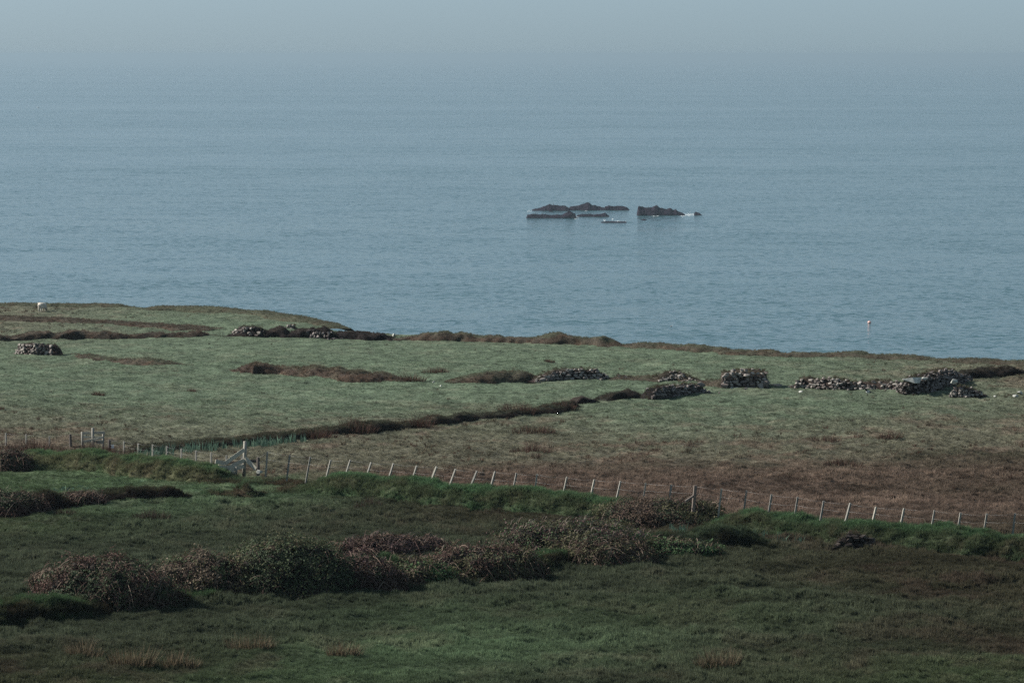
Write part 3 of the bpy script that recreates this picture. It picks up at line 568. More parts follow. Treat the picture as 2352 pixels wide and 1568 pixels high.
# ------------------------------------------------------------------ fences and stiles
def post_at(px0, py0, px1, py1, Y=None):
    """base and top of a post from where its foot and head are seen"""
    b = P(px1, py1) if Y is None else PD(px1, py1, Y); t = PD(px0, py0, b[1]); d = (t - b); return b - d * .3, t
def fence(label, posts, Yf, rad=.062, thick=(), wires=(.96, .62)):
    tops = []; first = post_at(*posts[0], Yf(posts[0]) if Yf else None)[0]; c0 = first.copy(); t = thing('wire_fence', label, 'fence', tuple(c0), group='wire fences along the field banks')
    ends = []
    for i, p in enumerate(posts):
        b, tp = post_at(*p, Yf(p) if Yf else None); m = MB(); r = rad * (1.5 if i in thick else random.uniform(.9, 1.1)); k = random.uniform(.92, 1.0)
        m.tube([b - c0, b * .5 + tp * .5 - c0, tp - c0], [r * 1.02, r, r * .96], 4 if i not in thick else 8)
        o = m.build('post', M_POST if i not in thick else M_OLDPOST, t); ends.append((b + (tp - b) * .23 / 1.0, tp))
    for wv in wires:
        m = MB()
        for (a0, a1), (b0, b1) in zip(ends[:-1], ends[1:]):
            p = a0 + (a1 - a0) * wv - c0; q = b0 + (b1 - b0) * wv - c0; mid = (p + q) / 2 - np.array([0, 0, .02 + random.random() * .03]); off = np.array([0, -.05, 0])
            m.tube([p + off, mid + off, q + off], .0019, 3)
        m.build('wire', M_WIRE, t, True)
    return t, c0
z1 = lambda x: x * .32
def Z1(r): return tuple(v * .32 + (0 if i % 2 == 0 else 658.6) for i, v in enumerate(r))
def Z2(r): return tuple(v * .32 + (752.6 if i % 2 == 0 else 658.6) for i, v in enumerate(r))
def Z8(r): return tuple(v * .24 + (1505.3 if i % 2 == 0 else 1110.1) for i, v in enumerate(r))
def Z6(r): return tuple(v * .3204 + (1599.4 if i % 2 == 0 else 1065.9) for i, v in enumerate(r))
fence('wire fence with thin posts at the far left, ending at a stout post', [Z1(r) for r in ((-110,1040,-110,1142),(42,1048,42,1145),(188,1058,188,1150),(355,1070,355,1155),(504,1057,508,1150))], None, thick=(4,))
fence('wire fence of upright posts between the two timber stiles', [Z1(r) for r in ((785,1095,787,1185),(889,1107,889,1200),(992,1122,992,1240),(1095,1130,1095,1245),(1197,1143,1197,1250),(1301,1160,1301,1258),(1407,1174,1407,1266),(1515,1187,1515,1282),(1625,1208,1625,1285),(1735,1216,1735,1290))], None, thick=(0,))
main = [Z1(r) for r in ((1853,1222,1853,1305),(1920,1180,1908,1310),(2080,1205,2062,1330),(2228,1218,2202,1345))] + [Z2(r) for r in ((22,1240,-10,1352),(163,1240,118,1368),(313,1258,268,1375),(473,1265,428,1390),(640,1282,597,1400),(782,1288,728,1412),(919,1305,868,1425),(1072,1320,1013,1447),(1202,1323,1160,1459),(1356,1335,1325,1470),(1503,1342,1482,1478),(1718,1362,1685,1497),(1915,1382,1882,1514),(2103,1392,2068,1527),(2283,1405,2262,1536))] + \
       [Z8(r) for r in ((152,10,134,160),(382,18,366,185),(634,48,608,232),(872,65,845,258),(1113,103,1077,302),(1363,127,1330,312),(1612,165,1576,352),(1867,185,1810,376),(2113,222,2072,375))] + [Z6(r) for r in ((1490,315,1460,440),(1708,328,1680,470),(1896,345,1868,494),(2083,352,2056,500),(2285,350,2266,502),(2480,356,2460,510))]
mxs = [m[2] for m in main]; bfront = np.array([(560,1112),(690,1133),(850,1146),(1010,1163),(1150,1172),(1260,1182),(1400,1192),(1470,1198),(1590,1222),(1665,1226),(1766,1236),(1850,1248),(1985,1262),(2145,1272),(2360,1292),(2450,1296)])
def Yfront(p): return P(p[2], float(np.interp(p[2], bfront[:, 0], bfront[:, 1])))[1] + 2.3
main = [(a, b, c, d + 6) for a, b, c, d in main]
FT, FC = fence('long wire fence of leaning pale posts above the green bank', main, Yfront, thick=(0, 20))
Yb = Yfront(main[20]); m = MB(); m.beam(PD(1574, 1151, Yb - .6) - FC, PD(1592, 1139, Yb - .1) - FC, .10, .08); m.build('brace', M_OLDPOST, FT)
def timber(label, Y, posts, rails, name='timber_stile'):
    f = posts[0]; c0 = PD(f[2], f[3], Y); t = thing(name, label, 'stile', tuple(c0), group='timber stiles in the fence')
    for (a, b, c, d, r, dy) in posts:
        q0 = PD(c, d, Y + dy); q1 = PD(a, b, Y + dy); m = MB(); m.tube([q0 - (q1 - q0) * .25 - c0, q1 - c0], r, 8); m.build('post', M_POST, t, True)
    for (a, b, c, d, wd, dy0, dy1, nm) in rails:
        m = MB(); m.beam(PD(a, b, Y + dy0) - c0, PD(c, d, Y + dy1) - c0, wd * 1.3, .05); m.build(nm, M_BOARD if nm != 'dark_rail' else M_OLDPOST, t)
    return t
S1 = lambda *r: tuple(Z1(r[:4])) + tuple(r[4:])
Y1 = P(213, 658.6 + 1150 * .32)[1]
timber('timber step stile with three rails in the left fence', Y1, [S1(590,1040,592,1150,.075,0), S1(666,1012,668,1140,.085,-.25), S1(742,1038,738,1165,.07,0)],
       [S1(597,1049,752,1045,.125,-.11,-.11,'rail'), S1(599,1075,738,1081,.105,-.11,-.11,'rail'), S1(600,1108,738,1106,.095,-.11,-.11,'rail'), S1(612,1104,716,1086,.07,-.5,-.45,'step'), S1(690,1117,738,1119,.10,-.11,-.11,'rail')])
Y2 = P(560, 1112)[1] + 1.6
timber('broken timber stile with slanting boards round a tall post', Y2, [S1(1760,1108,1752,1310,.10,0), S1(1572,1262,1575,1325,.045,-.3), S1(1600,1285,1600,1325,.045,-.3), S1(1697,1290,1697,1335,.05,-.4)],
       [S1(1612,1268,1754,1168,.17,-.25,-.12,'board'), S1(1546,1252,1614,1266,.18,-.5,-.3,'board'), S1(1540,1296,1638,1297,.165,-.55,-.35,'board'), S1(1632,1302,1752,1243,.165,-.4,-.14,'board'), S1(1645,1319,1752,1284,.165,-.45,-.14,'board'),
        S1(1572,1332,1700,1334,.09,-.5,-.4,'board'), S1(1758,1228,1838,1307,.18,-.15,-.5,'brace'), S1(1772,1248,1852,1251,.12,.1,.1,'dark_rail'), S1(1618,1262,1730,1258,.08,.2,.2,'dark_rail')])
p = P(315, 1050); m = MB(); rr = np.random.default_rng(3)
m.tube([(-.22, 0, .05), (-.12, .02, .14), (.02, -.02, .17), (.16, .03, .12), (.27, 0, .04)], [.05, .13, .11, .13, .04], 7); o = m.build('red_sack', M_RED, None, True); o.location = p; o.scale = (.75, .75, .75); tag(o, 'crumpled red plastic sack lying by the fence among irises', 'sack')
p = PD(257, 1031, Y1 - .4); m = MB(); m.beam((-.14, 0, .12), (.12, .02, .14), .26, .03); o = m.build('white_tag', M_HULL, None); o.location = p; tag(o, 'small white plastic tag at the foot of the stout fence post', 'tag')

# ------------------------------------------------------------------ bushes
def bush(name, label, cx, hw, base, top, mixes, nleaf=5000, nstem=260, leaf=.066, seed=0, cat='bush', stalks=0, stalkc=(.26, .22, .17), depth=.62, back=0.0, stemc=((.12, .080, .066), (.20, .155, .125), (.085, .054, .048), (.07, .05, .04))):
    r = np.random.default_rng(700 + seed); p = P(cx, base); sc = scale_at(p); a = hw / sc; d = a * depth; sa = (base - HORIZ) / FPX
    h = (base - top) / sc - (d + back) * sa; c = p + np.array([0, d * .75 + back, 0]); c[2] = base_z(c[0], c[1]); t = thing(name, label, cat, tuple(c))
    def rad(D):
        return 1 + .55 * (fbm3(D[:, 0] * 1.7 + seed, D[:, 1] * 1.7, D[:, 2] * 1.7 + seed, 2) - .5) + .34 * (fbm3(D[:, 0] * 4.5 + seed, D[:, 1] * 4.5, D[:, 2] * 4.5, 2) - .5) + .22 * (fbm3(D[:, 0] * 11 + seed, D[:, 1] * 11, D[:, 2] * 11, 2) - .5)
    def surf(D, k):
        q = D.copy(); q[:, 2] = np.abs(q[:, 2]) ** .75; s = rad(D)[:, None] * k; return q * s * np.array([a, d, h]) * np.array([1, 1, 1.0])
    U, Vv = np.meshgrid(np.linspace(0, 2 * math.pi, 73)[:-1], np.linspace(-.12, math.pi / 2, 24)); D = np.stack([np.cos(U) * np.cos(Vv), np.sin(U) * np.cos(Vv), np.sin(Vv)], -1).reshape(-1, 3)
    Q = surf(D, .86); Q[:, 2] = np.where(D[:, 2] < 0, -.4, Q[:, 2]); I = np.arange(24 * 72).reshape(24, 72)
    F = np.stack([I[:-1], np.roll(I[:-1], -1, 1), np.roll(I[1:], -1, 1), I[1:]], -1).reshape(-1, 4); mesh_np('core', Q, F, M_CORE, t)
    def rdir(n, lo=-.05):
        v = r.normal(size=(n * 3, 3)); v /= np.linalg.norm(v, axis=1)[:, None]; v = v[(v[:, 2] > lo)]; return v[:n]
    D = rdir(int(nleaf * 1.35)); n = len(D); k = (r.uniform(.84, 1.02, n) + .16 * r.random(n) ** 5)[:, None]; Q = surf(D, k)
    Nn = D / np.array([a, d, h]) ; Nn /= np.linalg.norm(Nn, axis=1)[:, None]; Nn = Nn + r.normal(0, .45, (n, 3)); Nn /= np.linalg.norm(Nn, axis=1)[:, None]
    T = np.cross(Nn, r.normal(size=(n, 3))); T /= np.linalg.norm(T, axis=1)[:, None]; B = np.cross(Nn, T); s = leaf * r.uniform(.55, 1.25, n)[:, None]
    V = np.stack([Q - T * s, Q - B * s * .55 + Nn * s * .2, Q + T * s, Q + B * s * .55 + Nn * s * .2], 1).reshape(-1, 3)
    pn = fbm3(Q[:, 0] / 1.1 + seed, Q[:, 1] / 1.1, Q[:, 2] / .8 + seed, 3); order = np.argsort(np.argsort(pn + r.normal(0, .05, n))) / n
    cum = np.cumsum([m[0] for m in mixes]); cum = cum / cum[-1]; ci = np.searchsorted(cum, order); ci = np.minimum(ci, len(mixes) - 1)
    C = np.array([m[1] for m in mixes])[ci] * r.uniform(.95, 1.75, n)[:, None]
    o = mesh_np('foliage', V, np.arange(4 * n).reshape(n, 4), M_LEAF, t, np.repeat(C, 4, 0), smooth=False); tag(o, kind='stuff')
    m = MB(); D = rdir(nstem, .02); Q = surf(D, .95)
    for i in range(len(D)):
        out = D[i] * np.array([a, d, h]) / max(a, d, h); ln = r.uniform(.35, 1.15); tg = np.cross(D[i], r.normal(size=3)); tg /= np.linalg.norm(tg) + 1e-6; dr = tg * .9 + out * r.uniform(.1, .5) + np.array([0, 0, r.uniform(-.1, .35)])
        pts = [Q[i] + dr * ln * s_ + np.array([0, 0, -.55 * ln * s_ * s_]) for s_ in (0, .33, .66, 1)]; c_ = np.array(stemc[r.integers(0, len(stemc))]) * r.uniform(.7, 1.4); m.tube(pts, [.015, .014, .011, .006], 3, c_)
    if nstem: tag(m.build('stems', M_BLADE, t, False), kind='stuff')
    if stalks:
        m = MB(); D = rdir(stalks * 3, .45)[:stalks]; Q = surf(D, .97)
        for i in range(len(D)):
            ln = r.uniform(.25, .6); az = r.normal(0, .8); pts = [Q[i] + np.array([math.cos(az) * ln * .75 * s_ * s_, math.sin(az) * ln * .3 * s_, ln * (s_ - .45 * s_ * s_ * s_)]) for s_ in (0, .35, .7, 1)]
            m.tube(pts, [.009, .009, .007, .004], 3, np.array(stalkc) * r.uniform(.6, 1.2))
        tag(m.build('stalks', M_BLADE, t, False), kind='stuff')
    return t
GD = (.032, .044, .024); GM = (.048, .062, .032); BR = (.066, .047, .034); RD = (.066, .038, .032); TN = (.125, .098, .072); OL = (.060, .058, .031); PU = (.078, .050, .048); BG = (.046, .080, .034)
bush('bramble_bush', 'round bramble mound with bare brown stems, leftmost in the foreground', 245, 165, 1408, 1280, [(.42, GD), (.12, GM), (.28, BR), (.18, RD)], 8500, 700, seed=1, stalks=30)
bush('dry_bush', 'low straw coloured scrub at the left foot of the bramble mound', 135, 75, 1372, 1306, [(.5, TN), (.3, BR), (.2, OL)], 3200, 400, seed=2, stalks=60, back=1.2)
bush('dry_bush', 'brown grassy scrub between the two biggest foreground bushes', 450, 150, 1380, 1270, [(.22, GM), (.3, BR), (.28, TN), (.2, OL)], 7500, 600, seed=3, stalks=110, stalkc=(.22, .19, .14), back=.4)
bush('green_bush', 'large dark green leafy bush in the foreground, left of centre', 650, 150, 1374, 1238, [(.55, GD), (.3, GM), (.15, OL)], 9000, 180, seed=4, stalks=40)
bush('bramble_bush', 'reddish bramble tangle on the right side of the dark green bush', 828, 102, 1362, 1277, [(.3, RD), (.35, BR), (.2, PU), (.15, GD)], 4200, 650, seed=5, stalks=20)
bush('bramble_bush', 'low purple brown bramble patch behind the foreground bank', 905, 130, 1284, 1232, [(.45, PU), (.3, RD), (.25, BR)], 4500, 900, seed=6, stalks=140, stalkc=(.20, .15, .14), depth=.4)
bush('bramble_bush', 'bramble bush with brown stems right of the grassy gap', 1118, 138, 1338, 1254, [(.4, OL), (.2, GD), (.25, RD), (.15, BR)], 6500, 520, seed=7, stalks=30)
bush('bramble_bush', 'widest bramble mound with pale curling stalks along its top', 1335, 185, 1300, 1194, [(.38, OL), (.22, GD), (.12, BG), (.16, PU), (.12, BR)], 9500, 520, seed=8, stalks=170, stalkc=(.30, .25, .22), back=1.2)
bush('low_scrub', 'low mossy scrub filling the gap right of the reddish bramble tangle', 950, 98, 1350, 1284, [(.4, BG), (.35, OL), (.15, TN), (.1, BR)], 3800, 160, seed=14, stalks=40)
bush('low_scrub', 'low dark green scrub trailing right from the widest bramble mound', 1555, 110, 1288, 1236, [(.45, BG), (.3, GD), (.25, OL)], 3800, 160, seed=15, stalks=30)
bush('bramble_bush', 'olive and rust bramble hanging at the front of the widest mound', 1400, 105, 1306, 1240, [(.4, OL), (.35, BR), (.25, GD)], 5000, 420, seed=9)
bush('bramble_bush', 'bramble bush growing on the fence bank at centre right', 1535, 150, 1215, 1143, [(.4, OL), (.25, GD), (.35, BR)], 7500, 380, seed=10, stalks=120, stalkc=(.20, .16, .13), back=.6)
bush('bramble_bush', 'dark bramble clump at the left edge by the small field', 20, 90, 1188, 1130, [(.35, RD), (.3, BR), (.35, GD)], 3800, 320, seed=11, stalks=30)
bush('bramble_bush', 'small bramble with pale bent stalks on the left bank', 185, 60, 1168, 1131, [(.4, BR), (.3, RD), (.3, GD)], 2600, 260, seed=12, stalks=60, stalkc=(.26, .21, .17))
bush('bramble_bush', 'dark bramble hugging the left end of the fence bank', 22, 52, 1080, 1036, [(.4, BR), (.35, GD), (.25, RD)], 2600, 200, seed=13, stalks=20)

# ------------------------------------------------------------------ rushes and irises
def rush(label, cx, by, wpx, hpx, dens=70, col=(.078, .046, .034), seed=0, group='brown rush clumps'):
    r = np.random.default_rng(800 + seed); p = P(cx, by); sc = scale_at(p); hw = wpx / sc / 2; h = hpx / sc; d = max(.35, min(1.2, hw * .5)); n = int(min(2600, 4 * hw * d * dens + 160))
    V = np.zeros((n, 3, 3)); a = r.uniform(0, 6.283, n); q = np.sqrt(r.random(n)); bx = q * np.cos(a) * hw; by_ = q * np.sin(a) * d + d; hh = h * (1.05 - .55 * q ** 2) * r.uniform(.6, 1.1, n) * (.6 + .8 * noise2(bx * 1.3 + seed, by_ * 1.3, 3))
    wa = r.uniform(0, 3.14, n); w = r.uniform(.008, .02, n); z = land_z(p[0] + bx, p[1] + by_) - p[2]
    V[:, 0] = np.stack([bx - np.cos(wa) * w, by_ - np.sin(wa) * w, z - .03], -1); V[:, 1] = np.stack([bx + np.cos(wa) * w, by_ + np.sin(wa) * w, z - .03], -1)
    V[:, 2] = np.stack([bx + (q * np.cos(a) * .5 + r.normal(0, .25, n)) * hh, by_ + (q * np.sin(a) * .5 + r.normal(0, .25, n)) * hh, z + hh], -1)
    C = np.array(col) * r.uniform(.5, 1.5, n)[:, None]; g = r.random(n) < .12; C[g] = np.array([.04, .045, .022])
    o = mesh_np('rush_clump', V.reshape(-1, 3), np.arange(3 * n).reshape(n, 3), M_BLADE, None, np.repeat(C, 3, 0), smooth=False); o.location = p; tag(o, label, 'rushes', group)
RU = [('low brown rushes along the far left fence',70,1040,150,24),('reddish rushes below the step stile',272,1052,70,24),('dark rush hump before the step stile',205,1043,110,20),('reddish rushes at the right end of the iris row',725,1012,95,28),
      ('russet rushes under the domed ditch bank',815,1002,95,34),('russet rushes between two dark ditch banks',962,988,70,32),('tall rusty rushes on the middle of the ditch bank',1185,956,85,32),('low rushes below the bare peat face',1290,944,80,22),
      ('red rush clump below the pasture bank at centre',946,876,62,26),('red rush clump lying behind the bank end at centre',1000,860,62,20),('brown rush patch in the middle of the fenced field',1225,1000,100,20),('brown rush patch left above the long fence',1220,1040,100,20),
      ('rounded rush tuft in the right brown field',2045,1008,55,20),('low rush strip in the right brown field',1895,1015,80,14),('rush strip above the fence in the right field',1945,1077,100,18),
      ('straw rush clump leftmost in the foreground field',190,1515,85,38),('largest straw rush clump in the foreground field',300,1532,100,56),('spreading straw rushes right of the largest clump',405,1530,110,28),('pale straw rushes in the left foreground',575,1500,110,38),
      ('straw rushes at the middle of the foreground left',790,1512,80,32),('straw rush clump at lower right of centre',1650,1540,100,40),('brown rush patch in the shaded middle field',345,1200,90,22),('rusty rush patch below the long green bank',845,1172,75,18),
      ('small rush tuft alone in the left pasture',440,902,20,11),('wide rush tuft in the left pasture',225,912,32,9),('rush tussock on the green pasture near the sea',1262,834,24,9),('rush patch beside the pale fence line at left',150,1190,60,16)]
for i, (lb, a, b, c, d) in enumerate(RU):
    fg = b > 1300; rush(lb, a, b, c, d * (1.25 if fg else 1.1), 190 if fg else 80, (.125, .098, .064) if fg else ((.05, .036, .028) if 1130 < b < 1300 else (.080, .046, .036)), i)
def iris(label, line, n, hpx, seed, spread=.5):
    r = np.random.default_rng(850 + seed); V = []; F = []; C = []; pts = np.array([P(a, b) for a, b in line]); L = np.concatenate([[0], np.cumsum(np.linalg.norm(np.diff(pts, axis=0), axis=1))]); c0 = pts[0]
    for i in range(n):
        u = r.uniform(0, L[-1]); 
        if noise2(np.array([u / 1.1]), np.array([seed * 3.3]))[0] < .36: continue
        p = np.array([np.interp(u, L, pts[:, k]) for k in range(3)]) + np.array([0, r.uniform(-spread, spread), 0]); h = hpx / scale_at(p) * r.uniform(.55, 1.15); c_ = np.array([.15, .23, .165]) * r.uniform(.55, 1.2)
        for b in range(r.integers(3, 7)):
            a = r.normal(0, .22); w = r.uniform(.014, .026); x = p[0] + r.normal(0, .07); k = len(V); hh = h * r.uniform(.6, 1.1); y = p[1] + r.normal(0, .05); ya = r.normal(0, .3)
            V += [(x - w, y - w * ya, p[2] - .1), (x + w, y + w * ya, p[2] - .1), (x + w * .9 + a * hh * .5, y + w * ya, p[2] + hh * .6), (x - w * .9 + a * hh * .5, y - w * ya, p[2] + hh * .6), (x + a * hh * 1.1, y, p[2] + hh)]
            F += [(k, k + 1, k + 2), (k, k + 2, k + 3), (k + 3, k + 2, k + 4)]; C += [c_] * 5
    o = mesh_np('iris_leaves', np.array(V) - c0, F, M_BLADE, None, np.array(C), smooth=False); o.location = c0; tag(o, label, 'irises', kind='stuff')
iris('pale green iris leaves standing along the left ditch', [(310, 1056), (400, 1043), (480, 1036), (600, 1028), (700, 1016)], 120, 29, 1)
iris('pale iris leaves in the hollow behind the low dark bank', [(1530, 1222), (1620, 1232), (1750, 1233), (1790, 1246), (1850, 1250)], 80, 22, 2, .9)
iris('short iris shoots in the little green field', [(120, 1132), (220, 1120), (330, 1112), (420, 1110)], 40, 12, 3, .8)

# ------------------------------------------------------------------ rocks in the sea
def islet(label, prof, ypx, depth, seed, name='rock_islet'):
    """prof: (px, top_py) skyline; ypx: waterline"""
    r = np.random.default_rng(seed); A = SEA(prof[0][0], ypx); B = SEA(prof[-1][0], ypx); L = B[0] - A[0]; c = (A + B) / 2; c[1] += depth * .5; sc = FPX / math.hypot(c[1], CAMZ)
    xs = np.linspace(-.02, 1.02, max(24, int(L / .8))); ys = np.linspace(-.5, .5, 18); pxs = np.interp(xs, [0, 1], [prof[0][0], prof[-1][0]]); hh = np.interp(pxs, [q[0] for q in prof], [(ypx - q[1]) / sc for q in prof])
    hh = np.where((xs < 0) | (xs > 1), -.4, hh); X, Yy = np.meshgrid(xs, ys); Wx = (X - .5) * L; Wy = Yy * depth * (1 + .3 * (fbm(Wx / 6, Wx * 0 + seed, 2, seed) - .5))
    tilt = 1 - np.abs(Yy * 2) ** 2.6; Hh = np.broadcast_to(hh[None, :], X.shape)
    n = fbm(Wx / 3.2, Wy / 2.2, 3, seed + 3) - .5; n2 = np.abs(fbm(Wx / 1.6, Wy / 5.0, 3, seed + 9) - .5) * 2
    Hh = Hh * (.76 + .34 * fbm(Wx / 2.2, Wx * 0 + seed, 3, seed + 21))[...]
    Z = Hh * tilt * (1 + .5 * n) - .55 * n2 * np.clip(Hh, 0, 3) * .4 + .5 * n - .25 * (1 - tilt) - (np.abs(Yy) > .46) * .8
    m_, k = X.shape; I = np.arange(m_ * k).reshape(m_, k); F = np.stack([I[:-1, :-1], I[:-1, 1:], I[1:, 1:], I[1:, :-1]], -1).reshape(-1, 4)
    o = mesh_np(name, np.stack([Wx, Wy, Z], -1).reshape(-1, 3), F, M_ROCK, smooth=False); o.location = (c[0], c[1], 0); tag(o, label, 'rock', 'black rocks in the sea'); return o
def R7(x, y): return (x * .2 + 1176.0, y * .2 + 442.2)      # from the 500 px wide enlargement
def RR(l): return [R7(*q) for q in l]
islet('long jagged black islet at the back left of the sea rocks', RR([(230,205),(330,180),(400,158),(440,142),(480,138),(510,152),(560,155),(620,155),(645,175),(660,172)]), R7(0,212)[1], 20, 31)
islet('humped black islet in the middle of the back row', RR([(655,180),(700,163),(750,160),(800,148),(850,132),(895,135),(930,148),(960,147),(1000,170),(1040,178),(1075,185)]), R7(0,207)[1], 20, 32)
islet('flat topped black islet at the right of the back row', RR([(1065,165),(1090,165),(1110,150),(1230,152),(1280,168),(1320,175),(1350,192)]), R7(0,206)[1], 16, 33)
islet('low slab islet at the front left carrying several black birds', RR([(172,252),(190,250),(380,252),(420,262),(580,260),(620,238),(660,225),(690,224),(735,245)]), R7(0,296)[1], 14, 34)
islet('thin flat black reef at the front centre of the sea rocks', RR([(745,262),(820,250),(1000,250),(1075,248),(1120,272)]), R7(0,280)[1], 12, 35)
islet('wedge shaped black islet with a stepped top, rightmost large rock', RR([(1450,165),(1510,178),(1560,180),(1610,185),(1640,164),(1690,166),(1710,185),(1750,180),(1790,195),(1830,182),(1860,205),(1890,190),(1915,220),(1990,250)]), R7(0,266)[1], 20, 36)
islet('small round black rock at the right of all sea rocks', RR([(2098,240),(2115,228),(2150,238),(2182,258)]), R7(0,264)[1], 10, 37)
islet('low wave washed reef in front of the other sea rocks', RR([(1020,345),(1080,338),(1160,334),(1250,336),(1320,342)]), R7(0,350)[1], 10, 38)
islet('tiny dark rock just breaking the water, right of the low reef', RR([(1485,318),(1515,308),(1550,316)]), R7(0,322)[1], 8, 39)
islet('tiny black rock tip below the long back islet', RR([(425,215),(450,210),(475,218)]), R7(0,222)[1], 8, 40)
def foam(label, runs, seed):
    r = np.random.default_rng(seed); V = []; F = []; c0 = SEA(*R7(runs[0][0], runs[0][2]))
    for x0, x1, y, dy, dens in runs:
        for i in range(int((x1 - x0) * dens * 1.5)):
            p = SEA(*R7(r.uniform(x0, x1), y + r.normal(0, dy * 1.5))); a = r.uniform(.15, .6); b = r.uniform(.3, 2.2); k = len(V); m_ = 7; z = r.uniform(.05, .18)
            V.append(tuple(p - c0 + np.array([0, 0, z])))
            for q in range(m_):
                t = 6.283 * q / m_; rr_ = r.uniform(.6, 1.1); V.append(tuple(p - c0 + np.array([math.cos(t) * a * rr_, math.sin(t) * b * rr_, .03])))
            F += [(k, k + 1 + q, k + 1 + (q + 1) % m_) for q in range(m_)]
    o = mesh_np('foam', V, F, M_FOAM, smooth=True); o.location = c0; tag(o, label, 'foam', kind='stuff')
foam('white surf washing round the black sea rocks', [(820,880,205,3,.12),(180,235,212,3,.12),(700,770,285,6,.35),(1925,2085,254,7,.40),(1110,1310,333,3,.14),(985,1080,322,4,.06),(1150,1164,303,4,.4),(1600,1680,269,2,.10)], 5)

# ------------------------------------------------------------------ birds, buoy, boats, sheep
def cormorant(label, px, py, hz, seed):
    r = random.Random(seed); p = PD(px, py, SEA(px, hz)[1]); m = MB(); s = 1.15
    pts = np.array([(-.34, 0, .05), (-.20, 0, .16), (-.05, 0, .34), (.06, 0, .52), (.10, 0, .66), (.08, 0, .78), (.13, 0, .86), (.22, 0, .86), (.32, 0, .84)]) * s; m.tube(pts, np.array([.02, .10, .15, .14, .07, .05, .06, .03, .008]) * s, 7)
    for sy in (-.06, .06): m.tube([(-.04, sy, .2), (-.02, sy, -.12)], .025, 5)
    o = m.build('cormorant', M_BLACK, None, True); o.location = p; o.rotation_euler = (0, 0, r.uniform(0, 6.28)); tag(o, label, 'bird', 'black birds on the sea rocks')
for i, (lb, x, y, hz) in enumerate((('black bird at the left of the pair on the front slab islet', 274, 248, 290), ('black bird at the right of the pair on the front slab islet', 291, 248, 290), ('lone black bird on the middle of the front slab islet', 345, 252, 290), ('black bird farthest right on the front slab islet', 527, 257, 290),
        ('black bird on the left corner of the wedge islet', 1458, 165, 258), ('second black bird from the left on the wedge islet', 1500, 176, 258), ('third black bird, right of the gap on the wedge islet', 1565, 176, 258), ('tiny black bird on the peak of the back left islet', 474, 137, 205))):
    a, b = R7(x, y); cormorant(lb, a, b + .4, R7(0, hz)[1], i)
def magpie():
    p = P(1993, 909); t = thing('magpie', 'black and white bird standing in the shaded grass before the right wall', 'bird', tuple(p + np.array([0, 0, .06])), math.radians(200)); s = 1.25
    m = MB(); m.tube(np.array([(-.42, 0, .10), (-.25, 0, .13), (-.12, 0, .17), (0, 0, .22), (.08, 0, .27), (.12, 0, .32), (.17, 0, .34), (.22, 0, .335)]) * s, np.array([.015, .025, .07, .085, .065, .05, .04, .008]) * s, 8)
    m.build('body', M_BLACK, t, True); m = MB(); m.tube(np.array([(-.13, 0, .13), (-.04, 0, .145), (.06, 0, .20), (.09, 0, .24)]) * s, np.array([.02, .075, .06, .02]) * s, 8); m.build('belly', M_WHITE, t, True)
    for sy in (-1, 1): m = MB(); m.tube(np.array([(.06, sy * .075, .25), (-.02, sy * .088, .22), (-.12, sy * .07, .18)]) * s, np.array([.02, .032, .01]) * s, 6); m.build('wing_patch', M_WHITE, t, True)
    for sy in (-.03, .03): m = MB(); m.tube([(0, sy, .2), (0.01, sy, -.06)], .01, 5); m.build('leg', M_BLACK, t, True)
magpie()
def gull(label, px, py):
    p = SEA(px, py); t = thing('gull', label, 'bird', tuple(p), .4); s = 1.5
    m = MB(); m.tube(np.array([(-.30, 0, .10), (-.18, 0, .10), (0, 0, .09), (.14, 0, .12), (.20, 0, .22), (.25, 0, .27), (.32, 0, .265), (.38, 0, .255)]) * s, np.array([.015, .07, .11, .09, .05, .055, .03, .008]) * s, 8); m.build('body', M_WHITE, t, True)
    for sy in (-1, 1): m = MB(); m.tube(np.array([(.08, sy * .09, .14), (-.10, sy * .10, .16), (-.34, sy * .04, .16)]) * s, np.array([.03, .05, .01]) * s, 6); m.build('wing', M_OLDPOST, t, True)
gull('white gull sitting on the water above the coast bank', 1542, 750)
p = SEA(1997, 742); t = thing('buoy', 'round faded pink buoy floating on the right of the sea', 'buoy', tuple(p)); m = MB(); u = np.linspace(-1.2, 1.45, 9); m.tube([(0, 0, .3 + .46 * math.sin(a)) for a in u], [.62 * max(.12, math.cos(a)) for a in u], 14); m.build('float', M_PINK, t, True)
m = MB(); m.tube([(0, 0, .74), (0, 0, .98)], [.09, .07], 8); m.build('eye', M_BLACK, t, True)
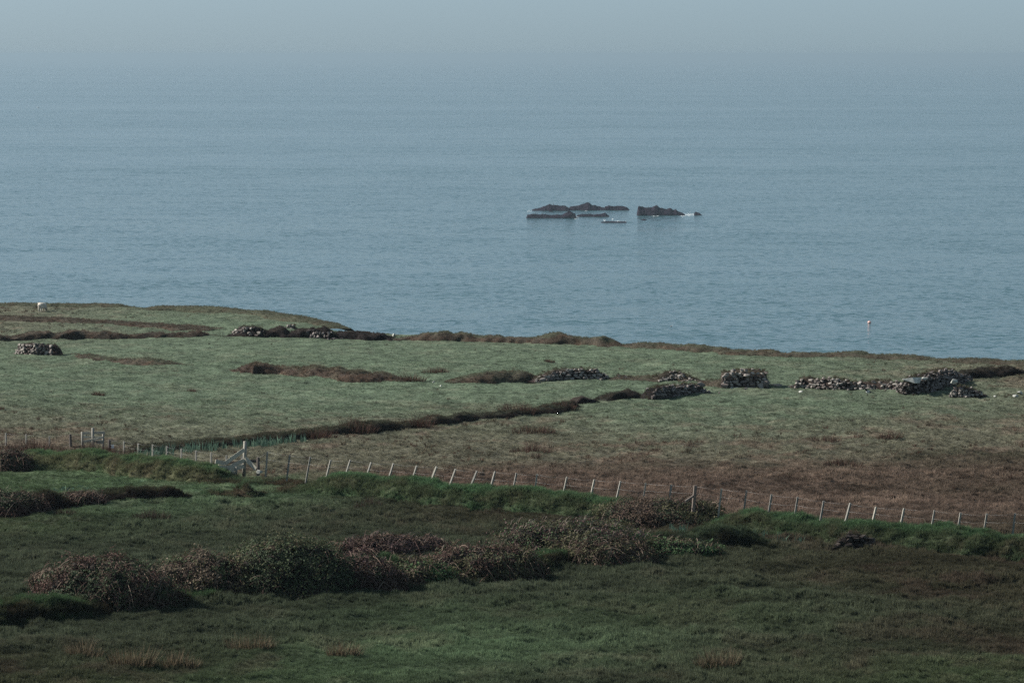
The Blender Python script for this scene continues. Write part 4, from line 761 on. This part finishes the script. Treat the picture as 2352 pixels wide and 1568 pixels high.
def boat(label, px, py, ln):
    p = SEA(px, py); t = thing('boat', label, 'boat', tuple(p), .25); m = MB(); xs = np.linspace(-.5, .5, 9); V = []; F = []
    for x in xs:
        w = .17 * (1 - max(0, x * 2) ** 2.2) * (1 if x < 0 else 1); sh = .16 + .06 * max(0, x) * 2
        V += [(x * ln, -w * ln, sh * ln), (x * ln, -w * .7 * ln, -.04 * ln), (x * ln, w * .7 * ln, -.04 * ln), (x * ln, w * ln, sh * ln)]
    for i in range(8):
        a = i * 4; F += [(a, a + 4, a + 5, a + 1), (a + 1, a + 5, a + 6, a + 2), (a + 2, a + 6, a + 7, a + 3), (a + 3, a + 7, a + 4, a)]
    F += [(0, 1, 2, 3), (35, 34, 33, 32)]; m.add(V, F); m.build('hull', M_HULL, t); m = MB(); m.beam((-.18 * ln, 0, .28 * ln), (.1 * ln, 0, .28 * ln), .22 * ln, .2 * ln); m.build('cabin', M_HULL, t, bevel=.03 * ln)
boat('tiny white boat far out at the left of the sea', 88, 248, 4.6); boat('tiny white boat close to the horizon at the right', 1866, 152, 9.0)
def sheep():
    p = P(97, 717); t = thing('sheep', 'white woolly sheep grazing at the far left by the sea', 'sheep', tuple(p), math.radians(62))
    vs = [(0, 0, .62), (-.28, 0, .62), (-.42, 0, .58), (.26, 0, .60), (.42, 0, .58), (.56, 0, .46), (.64, 0, .30), (.72, 0, .13), (-.47, 0, .42)]; es = [(0, 1), (1, 2), (0, 3), (3, 4), (4, 5), (5, 6), (6, 7), (2, 8)]; rd = [.30, .30, .20, .28, .19, .11, .085, .045, .04]
    for sx_, up in ((-.33, 1), (.30, 3)):
        for sy in (-.12, .12):
            k = len(vs); vs += [(sx_, sy, .40), (sx_ - (.05 if sx_ < 0 else -.01), sy, .22), (sx_, sy, -.03)]; es += [(up, k), (k, k + 1), (k + 1, k + 2)]; rd += [.10, .045, .038]
    me = bpy.data.meshes.new('body'); me.from_pydata(vs, es, []); o = bpy.data.objects.new('body', me); COL.objects.link(o); o.parent = t
    sk = o.modifiers.new('skin', 'SKIN'); L = me.skin_vertices[0].data if me.skin_vertices else None
    if L is None:
        bpy.context.view_layer.objects.active = o
    L = me.skin_vertices[0].data
    for i, q in enumerate(rd): L[i].radius = (q, q); L[i].use_root = i == 0
    o.modifiers.new('sub', 'SUBSURF').render_levels = 2; me.materials.append(M_WOOL)
    for sy in (-1, 1): m = MB(); m.tube([(.60, sy * .06, .34), (.58, sy * .15, .33), (.57, sy * .20, .30)], [.02, .03, .006], 6); m.build('ear', M_WOOL, t, True)
    m = MB(); m.tube([(.66, 0, .26), (.71, 0, .15), (.745, 0, .08)], [.078, .06, .03], 8); m.build('face', M_SKIN, t, True)
sheep()
